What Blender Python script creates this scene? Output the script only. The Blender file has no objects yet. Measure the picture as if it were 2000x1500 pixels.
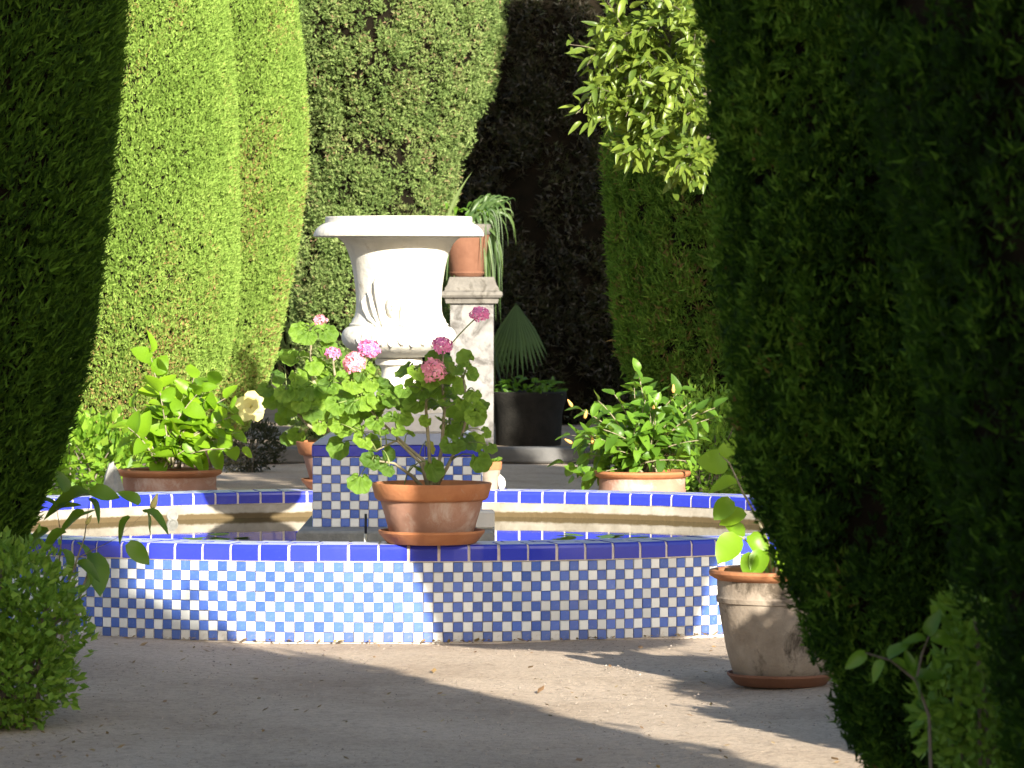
import bpy, math, random
import numpy as np
from mathutils import Vector, Matrix

# ------------------------------------------------------------------ camera, sky, sun, exposure
S = bpy.context.scene
COL = S.collection
random.seed(7)
RG = np.random.default_rng(11)
F, H, YH = 8640.0, 1.76, 552.0            # focal length in photo pixels, eye height, horizon row
PITCH = math.atan((750 - YH) / F)
cam_d = bpy.data.cameras.new('camera')
cam = bpy.data.objects.new('camera', cam_d)
COL.objects.link(cam)
cam.location = (0, 0, H)
cam.rotation_euler = (math.pi / 2 - PITCH, 0, 0)
cam_d.sensor_width = 36
cam_d.lens = F / 2000 * 36
cam_d.clip_start = 0.5
cam_d.clip_end = 2000
cam_d.dof.use_dof = True
cam_d.dof.focus_distance = 23.5
cam_d.dof.aperture_fstop = 11
S.camera = cam

SUN_AZ = Vector((0.36, -0.933))          # horizontal direction towards the sun
SUN_EL = math.radians(20)
world = bpy.data.worlds.new('World')
S.world = world
world.use_nodes = True
wn = world.node_tree.nodes
sky = wn.new('ShaderNodeTexSky')
sky.sky_type = 'NISHITA'
sky.sun_disc = False
sky.dust_density = 2.0
sky.ozone_density = 0.8
sky.sun_elevation = SUN_EL
sky.sun_rotation = math.atan2(SUN_AZ.x, SUN_AZ.y)
wn['Background'].inputs['Strength'].default_value = 0.085
world.node_tree.links.new(sky.outputs[0], wn['Background'].inputs[0])
sun_d = bpy.data.lights.new('sun', 'SUN')
sun_d.energy = 5.0
sun_d.angle = math.radians(0.5)
sun_d.color = (1.0, 0.93, 0.80)
sun = bpy.data.objects.new('sun', sun_d)
COL.objects.link(sun)
sd = Vector((SUN_AZ.x * math.cos(SUN_EL), SUN_AZ.y * math.cos(SUN_EL), math.sin(SUN_EL)))
sun.rotation_euler = sd.to_track_quat('Z', 'Y').to_euler()
sun.location = (8, -10, 12)
S.view_settings.view_transform = 'Standard'
S.view_settings.look = 'None'
S.view_settings.exposure = 1.55
S.view_settings.gamma = 1
S.view_settings.use_curve_mapping = False


# ------------------------------------------------------------------ helpers
def at(px, py, D):
    """world point at depth D (along +Y) that a photo pixel shows"""
    cx, cy = (px - 1000) / F, (750 - py) / F
    d = Vector((cx, math.cos(PITCH) + cy * math.sin(PITCH), -math.sin(PITCH) + cy * math.cos(PITCH)))
    return Vector((0, 0, H)) + d * (D / d.y)


def mesh(name, v, f, mats, mi=None, smooth=False):
    me = bpy.data.meshes.new(name)
    me.from_pydata([tuple(p) for p in v], [], [tuple(q) for q in f])
    for m in (mats if isinstance(mats, (list, tuple)) else [mats]):
        me.materials.append(m)
    if mi is not None:
        me.polygons.foreach_set('material_index', np.asarray(mi, dtype=np.int32))
    if smooth:
        me.polygons.foreach_set('use_smooth', np.ones(len(me.polygons), dtype=bool))
    me.update()
    return me


def tri_mesh(name, V, mat, tint=None):
    """V: (n,3,3) array of loose triangles"""
    n = len(V)
    me = bpy.data.meshes.new(name)
    me.vertices.add(n * 3)
    me.vertices.foreach_set('co', V.reshape(-1).astype(np.float32))
    me.loops.add(n * 3)
    me.loops.foreach_set('vertex_index', np.arange(n * 3, dtype=np.int32))
    me.polygons.add(n)
    me.polygons.foreach_set('loop_start', np.arange(0, n * 3, 3, dtype=np.int32))
    me.polygons.foreach_set('loop_total', np.full(n, 3, dtype=np.int32))
    me.materials.append(mat)
    if tint is not None:
        a = me.attributes.new('tint', 'FLOAT', 'FACE')
        a.data.foreach_set('value', np.asarray(tint, dtype=np.float32))
    me.update(calc_edges=True)
    return me


def obj(name, me, parent=None, loc=None):
    o = bpy.data.objects.new(name, me)
    COL.objects.link(o)
    if parent is not None:
        o.parent = parent
    if loc is not None:
        o.location = loc
    return o


def tag(o, label, cat, group=None):
    o['label'] = label
    o['category'] = cat
    if group:
        o['group'] = group
    return o


def thing(name, loc, label, cat, group=None):
    return tag(obj(name, None, None, loc), label, cat, group)


def struct(o):
    o['kind'] = 'structure'
    return o


def stuff(o):
    o['kind'] = 'stuff'
    return o


class MB:
    """collects shapes into one mesh"""
    def __init__(s):
        s.v, s.f, s.m = [], [], []

    def add(s, v, f, m=0):
        k = len(s.v)
        s.v += [tuple(p) for p in v]
        s.f += [tuple(i + k for i in q) for q in f]
        s.m += [m] * len(f)

    def box(s, c, d, m=0, bev=0.0, rot=0.0):
        x, y, z = d[0] / 2, d[1] / 2, d[2] / 2
        b = min(bev, x * .9, y * .9, z * .9)
        cr, sr = math.cos(rot), math.sin(rot)
        if b <= 0:
            pts = [(-x, -y, -z), (x, -y, -z), (x, y, -z), (-x, y, -z), (-x, -y, z), (x, -y, z), (x, y, z), (-x, y, z)]
            fc = [(0, 3, 2, 1), (4, 5, 6, 7), (0, 1, 5, 4), (1, 2, 6, 5), (2, 3, 7, 6), (3, 0, 4, 7)]
        else:
            def ring(xx, yy, zz):
                return [(-xx, -yy, zz), (xx, -yy, zz), (xx, yy, zz), (-xx, yy, zz)]
            pts = ring(x - b, y - b, -z) + ring(x, y, -z + b) + ring(x, y, z - b) + ring(x - b, y - b, z)
            fc = [(3, 2, 1, 0), (12, 13, 14, 15)]
            for r in range(3):
                for i in range(4):
                    j = (i + 1) % 4
                    fc.append((r * 4 + i, r * 4 + j, r * 4 + 4 + j, r * 4 + 4 + i))
        s.add([(c[0] + p[0] * cr - p[1] * sr, c[1] + p[0] * sr + p[1] * cr, c[2] + p[2]) for p in pts], fc, m)

    def lathe(s, prof, seg=48, m=0, c=(0, 0, 0), fn=None):
        v, f = [], []
        for (r, z) in prof:
            for i in range(seg):
                a = 2 * math.pi * i / seg
                rr = r * (fn(a, z) if fn else 1)
                v.append((c[0] + rr * math.cos(a), c[1] + rr * math.sin(a), c[2] + z))
        for k in range(len(prof) - 1):
            for i in range(seg):
                j = (i + 1) % seg
                f.append((k * seg + i, k * seg + j, k * seg + seg + j, k * seg + seg + i))
        s.add(v, f, m)

    def tube(s, pts, rad, seg=6, m=0):
        pts = [Vector(p) for p in pts]
        n = len(pts)
        rad = rad if isinstance(rad, (list, tuple)) else [rad] * n
        v, f = [], []
        for i, p in enumerate(pts):
            t = (pts[min(i + 1, n - 1)] - pts[max(i - 1, 0)]).normalized()
            u = t.cross(Vector((0.31, 0.9, 0.2)))
            u.normalize()
            w = t.cross(u)
            for k in range(seg):
                a = 2 * math.pi * k / seg
                v.append(p + (u * math.cos(a) + w * math.sin(a)) * rad[i])
        for i in range(n - 1):
            for k in range(seg):
                j = (k + 1) % seg
                f.append((i * seg + k, i * seg + j, i * seg + seg + j, i * seg + seg + k))
        f.append(tuple(range(seg))[::-1])
        f.append(tuple((n - 1) * seg + k for k in range(seg)))
        s.add(v, f, m)

    def build(s, name, mats, parent=None, loc=None, smooth=False):
        return obj(name, mesh(name, s.v, s.f, mats, s.m, smooth), parent, loc)


def smooth_by_angle(o, deg=40):
    """sharp edges above an angle; keeps lathe profiles crisp"""
    me = o.data
    me.polygons.foreach_set('use_smooth', np.ones(len(me.polygons), dtype=bool))
    try:
        me.set_sharp_from_angle(angle=math.radians(deg))
    except Exception:
        pass
    return o


# ------------------------------------------------------------------ materials
def new_mat(name):
    m = bpy.data.materials.new(name)
    m.use_nodes = True
    return m, m.node_tree.nodes, m.node_tree.links, m.node_tree.nodes['Principled BSDF']


def ramp(n, stops):
    r = n.new('ShaderNodeValToRGB')
    e = r.color_ramp.elements
    while len(e) < len(stops):
        e.new(0.5)
    for el, (p, c) in zip(e, stops):
        el.position = p
        el.color = (*c, 1)
    return r


def noise_node(n, l, scale, detail=5, rough=.6, coord='Object', dist=0.0):
    tc = n.new('ShaderNodeTexCoord')
    t = n.new('ShaderNodeTexNoise')
    t.inputs['Scale'].default_value = scale
    t.inputs['Detail'].default_value = detail
    t.inputs['Roughness'].default_value = rough
    t.inputs['Distortion'].default_value = dist
    l.new(tc.outputs[coord], t.inputs['Vector'])
    return t


def mixc(n, l, fac, a, b, mode='MIX'):
    m = n.new('ShaderNodeMix')
    m.data_type = 'RGBA'
    m.blend_type = mode
    for sock, val in ((m.inputs['Factor'], fac), (m.inputs['A'], a), (m.inputs['B'], b)):
        if hasattr(val, 'is_linked'):
            l.new(val, sock)
        elif isinstance(val, (int, float)):
            sock.default_value = val
        else:
            sock.default_value = (*val, 1)
    return m.outputs['Result']


def math_node(n, l, op, a, b=0.0):
    m = n.new('ShaderNodeMath')
    m.operation = op
    for k, val in enumerate((a, b)):
        if hasattr(val, 'is_linked'):
            l.new(val, m.inputs[k])
        else:
            m.inputs[k].default_value = val
    return m.outputs[0]


def surf(name, stops, scale=6, rough=.8, bump=.3, bscale=None, spec=.3, coord='Object', detail=6, dist=.01, stain=None):
    m, n, l, p = new_mat(name)
    t = noise_node(n, l, scale, detail, .65, coord)
    r = ramp(n, stops)
    l.new(t.outputs['Fac'], r.inputs[0])
    col = r.outputs[0]
    if stain:
        t3 = noise_node(n, l, stain[0], 6, .7, coord, .6)
        r3 = ramp(n, [(stain[1], (0, 0, 0)), (min(stain[1] + .12, 1), (1, 1, 1))])
        l.new(t3.outputs['Fac'], r3.inputs[0])
        col = mixc(n, l, r3.outputs[0], col, stain[2])
    l.new(col, p.inputs['Base Color'])
    p.inputs['Roughness'].default_value = rough
    p.inputs['Specular IOR Level'].default_value = spec
    if bump:
        t2 = noise_node(n, l, bscale or scale * 6, 6, .65, coord)
        b = n.new('ShaderNodeBump')
        b.inputs['Strength'].default_value = bump
        b.inputs['Distance'].default_value = dist
        l.new(t2.outputs['Fac'], b.inputs['Height'])
        l.new(b.outputs[0], p.inputs['Normal'])
    return m


def leaf_mat(name, stops, transl=.35, rough=.45, spec=.35, tcol=(.30, .45, .05), vein=False, patch=0.0, brown=(.22, .12, .05)):
    """foliage: colour runs over a per-leaf random number and the per-clump tint"""
    m, n, l, p = new_mat(name)
    g = n.new('ShaderNodeNewGeometry')
    oi = n.new('ShaderNodeObjectInfo')
    a = n.new('ShaderNodeAttribute')
    a.attribute_name = 'tint'
    s1 = math_node(n, l, 'ADD', g.outputs['Random Per Island'], oi.outputs['Random'])
    s1 = math_node(n, l, 'FRACT', s1)
    s2 = math_node(n, l, 'MULTIPLY', s1, .55)
    s3 = math_node(n, l, 'ADD', s2, a.outputs['Fac'])
    r = ramp(n, stops)
    l.new(s3, r.inputs[0])
    col = r.outputs[0]
    if patch:
        t = noise_node(n, l, 2.2, 5, .7)
        rr = ramp(n, [(1 - patch - .12, (0, 0, 0)), (1 - patch + .06, (1, 1, 1))])
        l.new(t.outputs['Fac'], rr.inputs[0])
        col = mixc(n, l, rr.outputs[0], col, brown)
    l.new(col, p.inputs['Base Color'])
    p.inputs['Roughness'].default_value = rough
    p.inputs['Specular IOR Level'].default_value = spec
    tr = n.new('ShaderNodeBsdfTranslucent')
    tc = mixc(n, l, .65, col, tcol)
    l.new(tc, tr.inputs['Color'])
    mx = n.new('ShaderNodeMixShader')
    mx.inputs[0].default_value = transl
    l.new(p.outputs[0], mx.inputs[1])
    l.new(tr.outputs[0], mx.inputs[2])
    l.new(mx.outputs[0], n['Material Output'].inputs['Surface'])
    return m


def tile_mat(name, base, worn, rough=.22, wfac=.5, bump=.03):
    """glazed ceramic: each tile its own shade, faint crazing and worn spots"""
    m, n, l, p = new_mat(name)
    g = n.new('ShaderNodeNewGeometry')
    oi = n.new('ShaderNodeObjectInfo')
    s = math_node(n, l, 'FRACT', math_node(n, l, 'ADD', g.outputs['Random Per Island'], oi.outputs['Random']))
    r = ramp(n, [(0, tuple(c * .82 for c in base)), (.5, base), (1, tuple(min(1, c * 1.12 + .01) for c in base))])
    l.new(s, r.inputs[0])
    t = noise_node(n, l, 38, 5, .7)
    rr = ramp(n, [(.56, (0, 0, 0)), (.72, (1, 1, 1))])
    l.new(t.outputs['Fac'], rr.inputs[0])
    f = math_node(n, l, 'MULTIPLY', rr.outputs[0], wfac)
    l.new(mixc(n, l, f, r.outputs[0], worn), p.inputs['Base Color'])
    p.inputs['Roughness'].default_value = rough
    p.inputs['Specular IOR Level'].default_value = .5
    t2 = noise_node(n, l, 22, 3, .5)
    b = n.new('ShaderNodeBump')
    b.inputs['Strength'].default_value = bump * 6
    b.inputs['Distance'].default_value = .004
    l.new(t2.outputs['Fac'], b.inputs['Height'])
    l.new(b.outputs[0], p.inputs['Normal'])
    return m


M = {}
M['cypress_sunlit'] = leaf_mat('cypress_sunlit', [(0, (.09, .155, .028)), (.35, (.165, .27, .048)), (.75, (.25, .38, .075)), (.95, (.31, .43, .10)), (1, (.36, .22, .10))], .38, .7, .15, tcol=(.31, .45, .085), patch=.26, brown=(.15, .16, .05))  # sunlit copy of the clipped cypress green
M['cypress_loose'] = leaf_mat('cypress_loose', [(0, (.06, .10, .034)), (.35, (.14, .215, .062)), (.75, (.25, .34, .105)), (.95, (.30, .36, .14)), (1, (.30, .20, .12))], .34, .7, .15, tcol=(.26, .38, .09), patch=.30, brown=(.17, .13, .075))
M['cypress_shaded'] = leaf_mat('cypress_shaded', [(0, (.006, .014, .004)), (.35, (.015, .040, .005)), (.72, (.07, .145, .014)), (.985, (.12, .21, .026)), (1, (.13, .075, .03))], .28, .75, .08, tcol=(.08, .19, .012), patch=.10, brown=(.045, .034, .012))  # shaded copy: the shade on these cypresses is in the colour
M['cypress_half_shaded'] = leaf_mat('cypress_half_shaded', [(0, (.018, .045, .008)), (.35, (.05, .115, .016)), (.75, (.13, .24, .032)), (.97, (.18, .29, .045)), (1, (.18, .11, .05))], .34, .75, .1, tcol=(.12, .25, .02), patch=.2, brown=(.09, .075, .03))  # same cypress green with a lighter shade put into the colour
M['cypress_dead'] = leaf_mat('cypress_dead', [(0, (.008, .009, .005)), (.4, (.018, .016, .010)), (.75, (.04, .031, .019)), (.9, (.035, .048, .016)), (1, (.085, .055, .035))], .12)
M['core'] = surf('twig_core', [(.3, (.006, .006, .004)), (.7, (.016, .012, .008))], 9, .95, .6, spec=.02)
M['bark'] = surf('cypress_bark', [(.3, (.06, .04, .028)), (.7, (.14, .10, .07))], 8, .9, .8)
M['geranium_leaf'] = leaf_mat('geranium_leaf', [(0, (.08, .165, .032)), (.35, (.17, .31, .038)), (.7, (.29, .45, .05)), (1, (.40, .53, .08))], .46, .5, tcol=(.42, .58, .03))


def zone_leaf(m):
    n, l = m.node_tree.nodes, m.node_tree.links
    p = n['Principled BSDF']
    src = p.inputs['Base Color'].links[0].from_socket
    tc = n.new('ShaderNodeTexCoord')
    sp = n.new('ShaderNodeSeparateXYZ')
    l.new(tc.outputs['Object'], sp.inputs[0])
    y = math_node(n, l, 'SUBTRACT', sp.outputs['Y'], .12)
    ang = math_node(n, l, 'ARCTAN2', sp.outputs['X'], y)
    rad = math_node(n, l, 'SQRT', math_node(n, l, 'ADD', math_node(n, l, 'POWER', sp.outputs['X'], 2), math_node(n, l, 'POWER', y, 2)))
    r1 = ramp(n, [(.18, (1, 1, 1)), (.30, (.62, .68, .55)), (.40, (.66, .72, .6)), (.52, (1, 1, 1))])
    l.new(rad, r1.inputs[0])
    v = math_node(n, l, 'ABSOLUTE', math_node(n, l, 'SINE', math_node(n, l, 'MULTIPLY', ang, 3.5)))
    r2 = ramp(n, [(.0, (1.35, 1.3, 1.2)), (.14, (1, 1, 1))])
    l.new(v, r2.inputs[0])
    c = mixc(n, l, .8, src, r1.outputs[0], 'MULTIPLY')
    c = mixc(n, l, .8, c, r2.outputs[0], 'MULTIPLY')
    t = noise_node(n, l, 4, 4, .6)
    b = n.new('ShaderNodeBump')
    b.inputs['Strength'].default_value = .5
    b.inputs['Distance'].default_value = .06
    l.new(math_node(n, l, 'ADD', t.outputs['Fac'], math_node(n, l, 'MULTIPLY', v, .5)), b.inputs['Height'])
    l.new(b.outputs[0], p.inputs['Normal'])
    l.new(c, p.inputs['Base Color'])


zone_leaf(M['geranium_leaf'])
M['myrtle_leaf'] = leaf_mat('myrtle_leaf', [(0, (.036, .09, .013)), (.35, (.085, .185, .021)), (.7, (.15, .275, .032)), (1, (.23, .36, .05))], .36, .5, tcol=(.27, .44, .035))
M['geranium_old_leaf'] = leaf_mat('geranium_old_leaf', [(0, (.38, .40, .06)), (1, (.42, .36, .07))], .4, .55, tcol=(.5, .48, .05))
M['lime_leaf'] = leaf_mat('lime_leaf', [(0, (.11, .23, .012)), (.35, (.19, .35, .015)), (.7, (.29, .46, .02)), (1, (.38, .53, .03))], .42, .38, tcol=(.42, .60, .02))
M['hibiscus_leaf'] = leaf_mat('hibiscus_leaf', [(0, (.05, .115, .015)), (.35, (.10, .215, .02)), (.7, (.17, .32, .03)), (1, (.26, .41, .045))], .38, .38, .4, tcol=(.38, .56, .03))
M['citrus_leaf'] = leaf_mat('citrus_leaf', [(0, (.07, .12, .02)), (.35, (.14, .20, .03)), (.7, (.24, .31, .05)), (1, (.34, .40, .09))], .36, .35, tcol=(.4, .5, .06))
M['shade_leaf'] = leaf_mat('shade_leaf', [(0, (.05, .12, .014)), (.35, (.10, .215, .02)), (.7, (.17, .31, .03)), (1, (.24, .38, .05))], .38, .4, tcol=(.28, .46, .03))
M['blade_leaf'] = leaf_mat('blade_leaf', [(0, (.04, .085, .025)), (.4, (.09, .15, .04)), (.8, (.21, .25, .085)), (1, (.30, .33, .13))], .3, .4)
M['palm_leaf'] = leaf_mat('palm_leaf', [(0, (.04, .075, .03)), (.5, (.07, .125, .045)), (1, (.12, .18, .065))], .25, .45)
M['green_stem'] = surf('green_stem', [(.3, (.12, .17, .05)), (.7, (.25, .28, .10))], 20, .6, .2)
M['wood_stem'] = surf('wood_stem', [(.3, (.16, .13, .08)), (.7, (.36, .32, .22))], 14, .8, .5)
M['petal'] = leaf_mat('pink_petal', [(0, (.80, .20, .48)), (.5, (.88, .36, .62)), (1, (.92, .55, .74))], .35, .5, tcol=(.9, .12, .45))
M['petal_salmon'] = leaf_mat('salmon_petal', [(0, (.86, .30, .42)), (.5, (.90, .45, .54)), (1, (.94, .62, .66))], .35, .5, tcol=(.9, .2, .25))
M['petal_yellow'] = leaf_mat('yellow_petal', [(0, (.80, .72, .25)), (.6, (.85, .80, .38)), (1, (.88, .84, .5))], .35, .5, tcol=(.9, .8, .3))
M['bud'] = surf('orange_bud', [(.3, (.65, .26, .08)), (.7, (.75, .48, .14))], 30, .5, .1)
M['terracotta'] = surf('terracotta', [(.25, (.29, .150, .10)), (.55, (.345, .195, .14)), (.8, (.42, .265, .20))], 5, .85, .35, spec=.15, stain=(4.5, .53, (.44, .33, .275)))
M['terracotta_rim'] = surf('terracotta_rim', [(.25, (.30, .115, .05)), (.75, (.42, .185, .085))], 7, .7, .35, spec=.2, stain=(9, .62, (.36, .24, .17)))
M['terracotta_old'] = surf('terracotta_old', [(.25, (.20, .155, .115)), (.55, (.31, .255, .20)), (.8, (.40, .34, .28))], 5.5, .9, .5, spec=.15, stain=(4.2, .54, (.07, .055, .04)))
M['terracotta_brown'] = surf('terracotta_brown', [(.25, (.16, .07, .04)), (.75, (.24, .115, .07))], 5, .8, .3)
M['soil'] = surf('potting_soil', [(.3, (.03, .02, .013)), (.7, (.08, .055, .038))], 25, .95, 1.0)
M['grout'] = surf('grout', [(.3, (.50, .44, .40)), (.7, (.68, .62, .57))], 30, .9, .4)
M['tile_blue'] = tile_mat('glazed_tile_blue', (.060, .128, .46), (.26, .36, .60), .25, .35)
M['tile_white'] = tile_mat('glazed_tile_white', (.68, .70, .70), (.56, .56, .53), .25, .35)
M['tile_cobalt'] = tile_mat('glazed_tile_cobalt', (.024, .038, .41), (.10, .14, .48), .14, .15)
M['tile_pale'] = tile_mat('pale_coping_glaze', (.46, .48, .62), (.66, .65, .64), .35, .7)  # paler glaze for the coping tops
M['tile_slope'] = tile_mat('glazed_tile_sky_grey', (.28, .31, .40), (.40, .42, .46), .3, .3)  # blue glaze greyed: the sky reflection is put into the colour
M['plaster'] = surf('white_painted_stone', [(.2, (.47, .445, .38)), (.5, (.60, .58, .52)), (.8, (.67, .65, .60))], 5, .8, .5, 26, spec=.15, stain=(7, .60, (.40, .355, .27)))
M['marble'] = surf('white_pedestal_stone', [(.3, (.48, .46, .42)), (.7, (.60, .58, .54))], 5, .6, .2, 30)
M['stone'] = surf('weathered_stone', [(.25, (.10, .092, .08)), (.5, (.17, .158, .14)), (.8, (.26, .24, .21))], 5, .9, .6, 34, spec=.1, stain=(5, .54, (.07, .062, .05)))
M['stone_pale'] = surf('weathered_pale_stone', [(.25, (.15, .145, .14)), (.5, (.25, .242, .232)), (.8, (.33, .32, .31))], 5, .9, .6, 30, spec=.1, stain=(4, .50, (.115, .108, .10)))
M['slab'] = surf('wet_grey_slab', [(.3, (.16, .16, .15)), (.7, (.30, .30, .28))], 8, .75, .5)
M['shaded_stone'] = surf('shaded_mossy_stone', [(.3, (.007, .007, .006)), (.7, (.022, .02, .017))], 7, .9, .8)  # near-black: the deep shade over the planter is in the colour
M['kerb_stone'] = surf('kerb_stone', [(.3, (.085, .085, .085)), (.7, (.15, .148, .145))], 3, .9, .5)  # darkened colour stands in for shade falling on the kerb
M['cement'] = surf('pale_cement', [(.3, (.30, .275, .25)), (.7, (.44, .41, .37))], 6, .9, .5)
M['dry_leaf'] = leaf_mat('dry_leaf', [(0, (.12, .06, .03)), (.5, (.25, .14, .07)), (1, (.45, .32, .12))], .15)
M['twig'] = surf('dry_twig', [(.3, (.10, .08, .06)), (.7, (.20, .17, .13))], 9, .9, .3)
M['pipe_white'] = surf('white_pipe', [(.3, (.6, .58, .52)), (.7, (.7, .68, .62))], 12, .5, .1)
M['pipe_dark'] = surf('dark_pipe', [(.3, (.02, .02, .025)), (.7, (.04, .04, .05))], 12, .5, .1)
M['lily'] = leaf_mat('lily_leaf', [(0, (.07, .15, .02)), (1, (.16, .28, .04))], .2, .35)


def concrete_wet():
    """basin lining: pale render above the waterline, a brown band of algae where it stays wet (fixed heights in the basin)"""
    m, n, l, p = new_mat('basin_lining')
    tc = n.new('ShaderNodeTexCoord')
    sp = n.new('ShaderNodeSeparateXYZ')
    l.new(tc.outputs['Object'], sp.inputs[0])
    t = noise_node(n, l, 7, 6, .7)
    r = ramp(n, [(.25, (.20, .175, .135)), (.55, (.31, .28, .23)), (.8, (.42, .385, .33))])
    l.new(t.outputs['Fac'], r.inputs[0])
    t2 = noise_node(n, l, 20, 4, .6)
    z = math_node(n, l, 'ADD', sp.outputs['Z'], math_node(n, l, 'MULTIPLY', t2.outputs['Fac'], .022))
    rr = ramp(n, [(.356, (1, 1, 1)), (.366, (0, 0, 0))])
    l.new(z, rr.inputs[0])
    l.new(mixc(n, l, rr.outputs[0], r.outputs[0], (.085, .058, .022)), p.inputs['Base Color'])
    p.inputs['Roughness'].default_value = .85
    b = n.new('ShaderNodeBump')
    b.inputs['Strength'].default_value = .6
    b.inputs['Distance'].default_value = .01
    l.new(t2.outputs['Fac'], b.inputs['Height'])
    l.new(b.outputs[0], p.inputs['Normal'])
    return m


M['lining'] = concrete_wet()


def ground_mat():
    m, n, l, p = new_mat('packed_sandy_earth')
    t1 = noise_node(n, l, .9, 6, .6)
    t2 = noise_node(n, l, 14, 8, .7)
    t3 = noise_node(n, l, 110, 4, .7)
    t4 = noise_node(n, l, 38, 6, .75)
    r1 = ramp(n, [(.3, (.39, .305, .23)), (.5, (.49, .395, .305)), (.7, (.56, .46, .365))])
    l.new(t1.outputs['Fac'], r1.inputs[0])
    r2 = ramp(n, [(.3, (.62, .60, .58)), (.5, (1, 1, 1)), (.75, (1.0, .98, .95))])
    l.new(t2.outputs['Fac'], r2.inputs[0])
    c = mixc(n, l, .65, r1.outputs[0], r2.outputs[0], 'MULTIPLY')
    r3 = ramp(n, [(.32, (.5, .48, .46)), (.45, (1, 1, 1)), (.6, (1, 1, 1)), (.72, (1.25, 1.22, 1.18))])
    l.new(t3.outputs['Fac'], r3.inputs[0])
    c = mixc(n, l, .7, c, r3.outputs[0], 'MULTIPLY')
    r4 = ramp(n, [(.34, (.55, .53, .50)), (.46, (.95, .95, .94)), (.56, (1.05, 1.04, 1.02)), (.68, (1.3, 1.27, 1.22))])
    l.new(t4.outputs['Fac'], r4.inputs[0])
    c = mixc(n, l, .75, c, r4.outputs[0], 'MULTIPLY')
    l.new(c, p.inputs['Base Color'])
    p.inputs['Roughness'].default_value = .95
    p.inputs['Specular IOR Level'].default_value = .15
    add = math_node(n, l, 'ADD', math_node(n, l, 'MULTIPLY', t2.outputs['Fac'], .8), math_node(n, l, 'MULTIPLY', t4.outputs['Fac'], .5))
    b = n.new('ShaderNodeBump')
    b.inputs['Strength'].default_value = .8
    b.inputs['Distance'].default_value = .03
    l.new(add, b.inputs['Height'])
    l.new(b.outputs[0], p.inputs['Normal'])
    return m


def water_mat():
    m, n, l, p = new_mat('still_pool_water')
    p.inputs['Base Color'].default_value = (.022, .026, .012, 1)
    p.inputs['Roughness'].default_value = .03
    p.inputs['IOR'].default_value = 1.33
    p.inputs['Specular IOR Level'].default_value = .5
    t = noise_node(n, l, 5, 2, .5)
    b = n.new('ShaderNodeBump')
    b.inputs['Strength'].default_value = .06
    b.inputs['Distance'].default_value = .01
    l.new(t.outputs['Fac'], b.inputs['Height'])
    l.new(b.outputs[0], p.inputs['Normal'])
    return m


M['ground'] = ground_mat()
M['water'] = water_mat()
M['bed'] = surf('bed_earth', [(.3, (.22, .17, .12)), (.7, (.36, .29, .22))], 3, .95, .8, 30, spec=.1)

# ------------------------------------------------------------------ ground, bed, kerb
gm = MB()
N = 60
xs = np.linspace(-7, 7, N)
ys = np.linspace(2, 48, 140)
gv = []
for y in ys:
    for x in xs:
        edge = min(1, min(x + 7, 7 - x, y - 2, 48 - y) / 1.0)
        gv.append((x, y, edge * (.010 * math.sin(x * 2.1 + y * .7) * math.sin(y * 1.3 - x) + .006 * math.sin(5 * x + 1.7 * y) - .006) - (0 if edge > 0 else 0)))
gf = [(j * N + i, j * N + i + 1, (j + 1) * N + i + 1, (j + 1) * N + i) for j in range(139) for i in range(N - 1)]
gm.add(gv, gf)
for (x0, y0, x1, y1) in ((-400, -400, 400, 2), (-400, 48, 400, 800), (-400, 2, -7, 48), (7, 2, 400, 48)):
    gm.add([(x0, y0, 0), (x1, y0, 0), (x1, y1, 0), (x0, y1, 0)], [(0, 1, 2, 3)])
struct(gm.build('ground', M['ground'], smooth=True))

bm = MB()
bv, nb = [], 50
for j in range(20):
    for i in range(nb):
        x = -12 + 24 * i / (nb - 1)
        y = 43.4 + 22 * j / 19
        bv.append((x, y, .13 + (0.03 * math.sin(x * 3 + y) * math.sin(y * 2.2 - x) if 0 < j else 0)))
bm.add(bv, [(j * nb + i, j * nb + i + 1, (j + 1) * nb + i + 1, (j + 1) * nb + i) for j in range(19) for i in range(nb - 1)])
bm.box((0, 43.45, .06), (24, .1, .13))
bed = struct(bm.build('planting_bed', M['bed'], smooth=False))

kerb = tag(obj('stone_kerb', None, None, (0, 43.2, 0)), 'long grey stone kerb along the far planting bed behind the fountain', 'kerb')
kme = MB()
kme.box((0, 0, .075), (.985, .36, .15), 0, .018)
kdat = mesh('kerb_block', kme.v, kme.f, M['kerb_stone'])
for i in range(-7, 8):
    o = obj('kerb_stone', kdat, kerb, (i * 1.0 + .2, random.uniform(-.012, .012), random.uniform(-.008, .006)))
    o.rotation_euler = (0, 0, random.uniform(-.008, .008))

# ------------------------------------------------------------------ fountain basin
CX, CY = (779 - 1000) / 351.2, 24.6
R, RIM_Z, WALL_Z, WATER_Z, RIN = 3.0, .4775, .392, .318, 2.68
basin = thing('fountain_basin', (CX, CY, 0), 'round garden fountain basin faced in blue and white check tiles with a cobalt rim', 'fountain')
b = MB()
SEG = 160
b.lathe([(R - .012, -.02), (R - .012, WALL_Z), (R + .001, WALL_Z + .001), (R + .001, RIM_Z - .022), (R - .012, RIM_Z - .005), (R - .03, RIM_Z - .003), (RIN + .03, RIM_Z - .003), (RIN + .012, RIM_Z - .005), (RIN + .004, RIM_Z - .02), (RIN + .004, RIM_Z - .074)], SEG)
b.build('wall_core', M['grout'], basin, smooth=False)
b = MB()
b.lathe([(RIN + .008, RIM_Z - .075), (RIN, RIM_Z - .085), (RIN - .004, .2), (RIN - .02, .0)], SEG)
b.build('inner_lining', M['lining'], basin, smooth=True)


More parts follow.
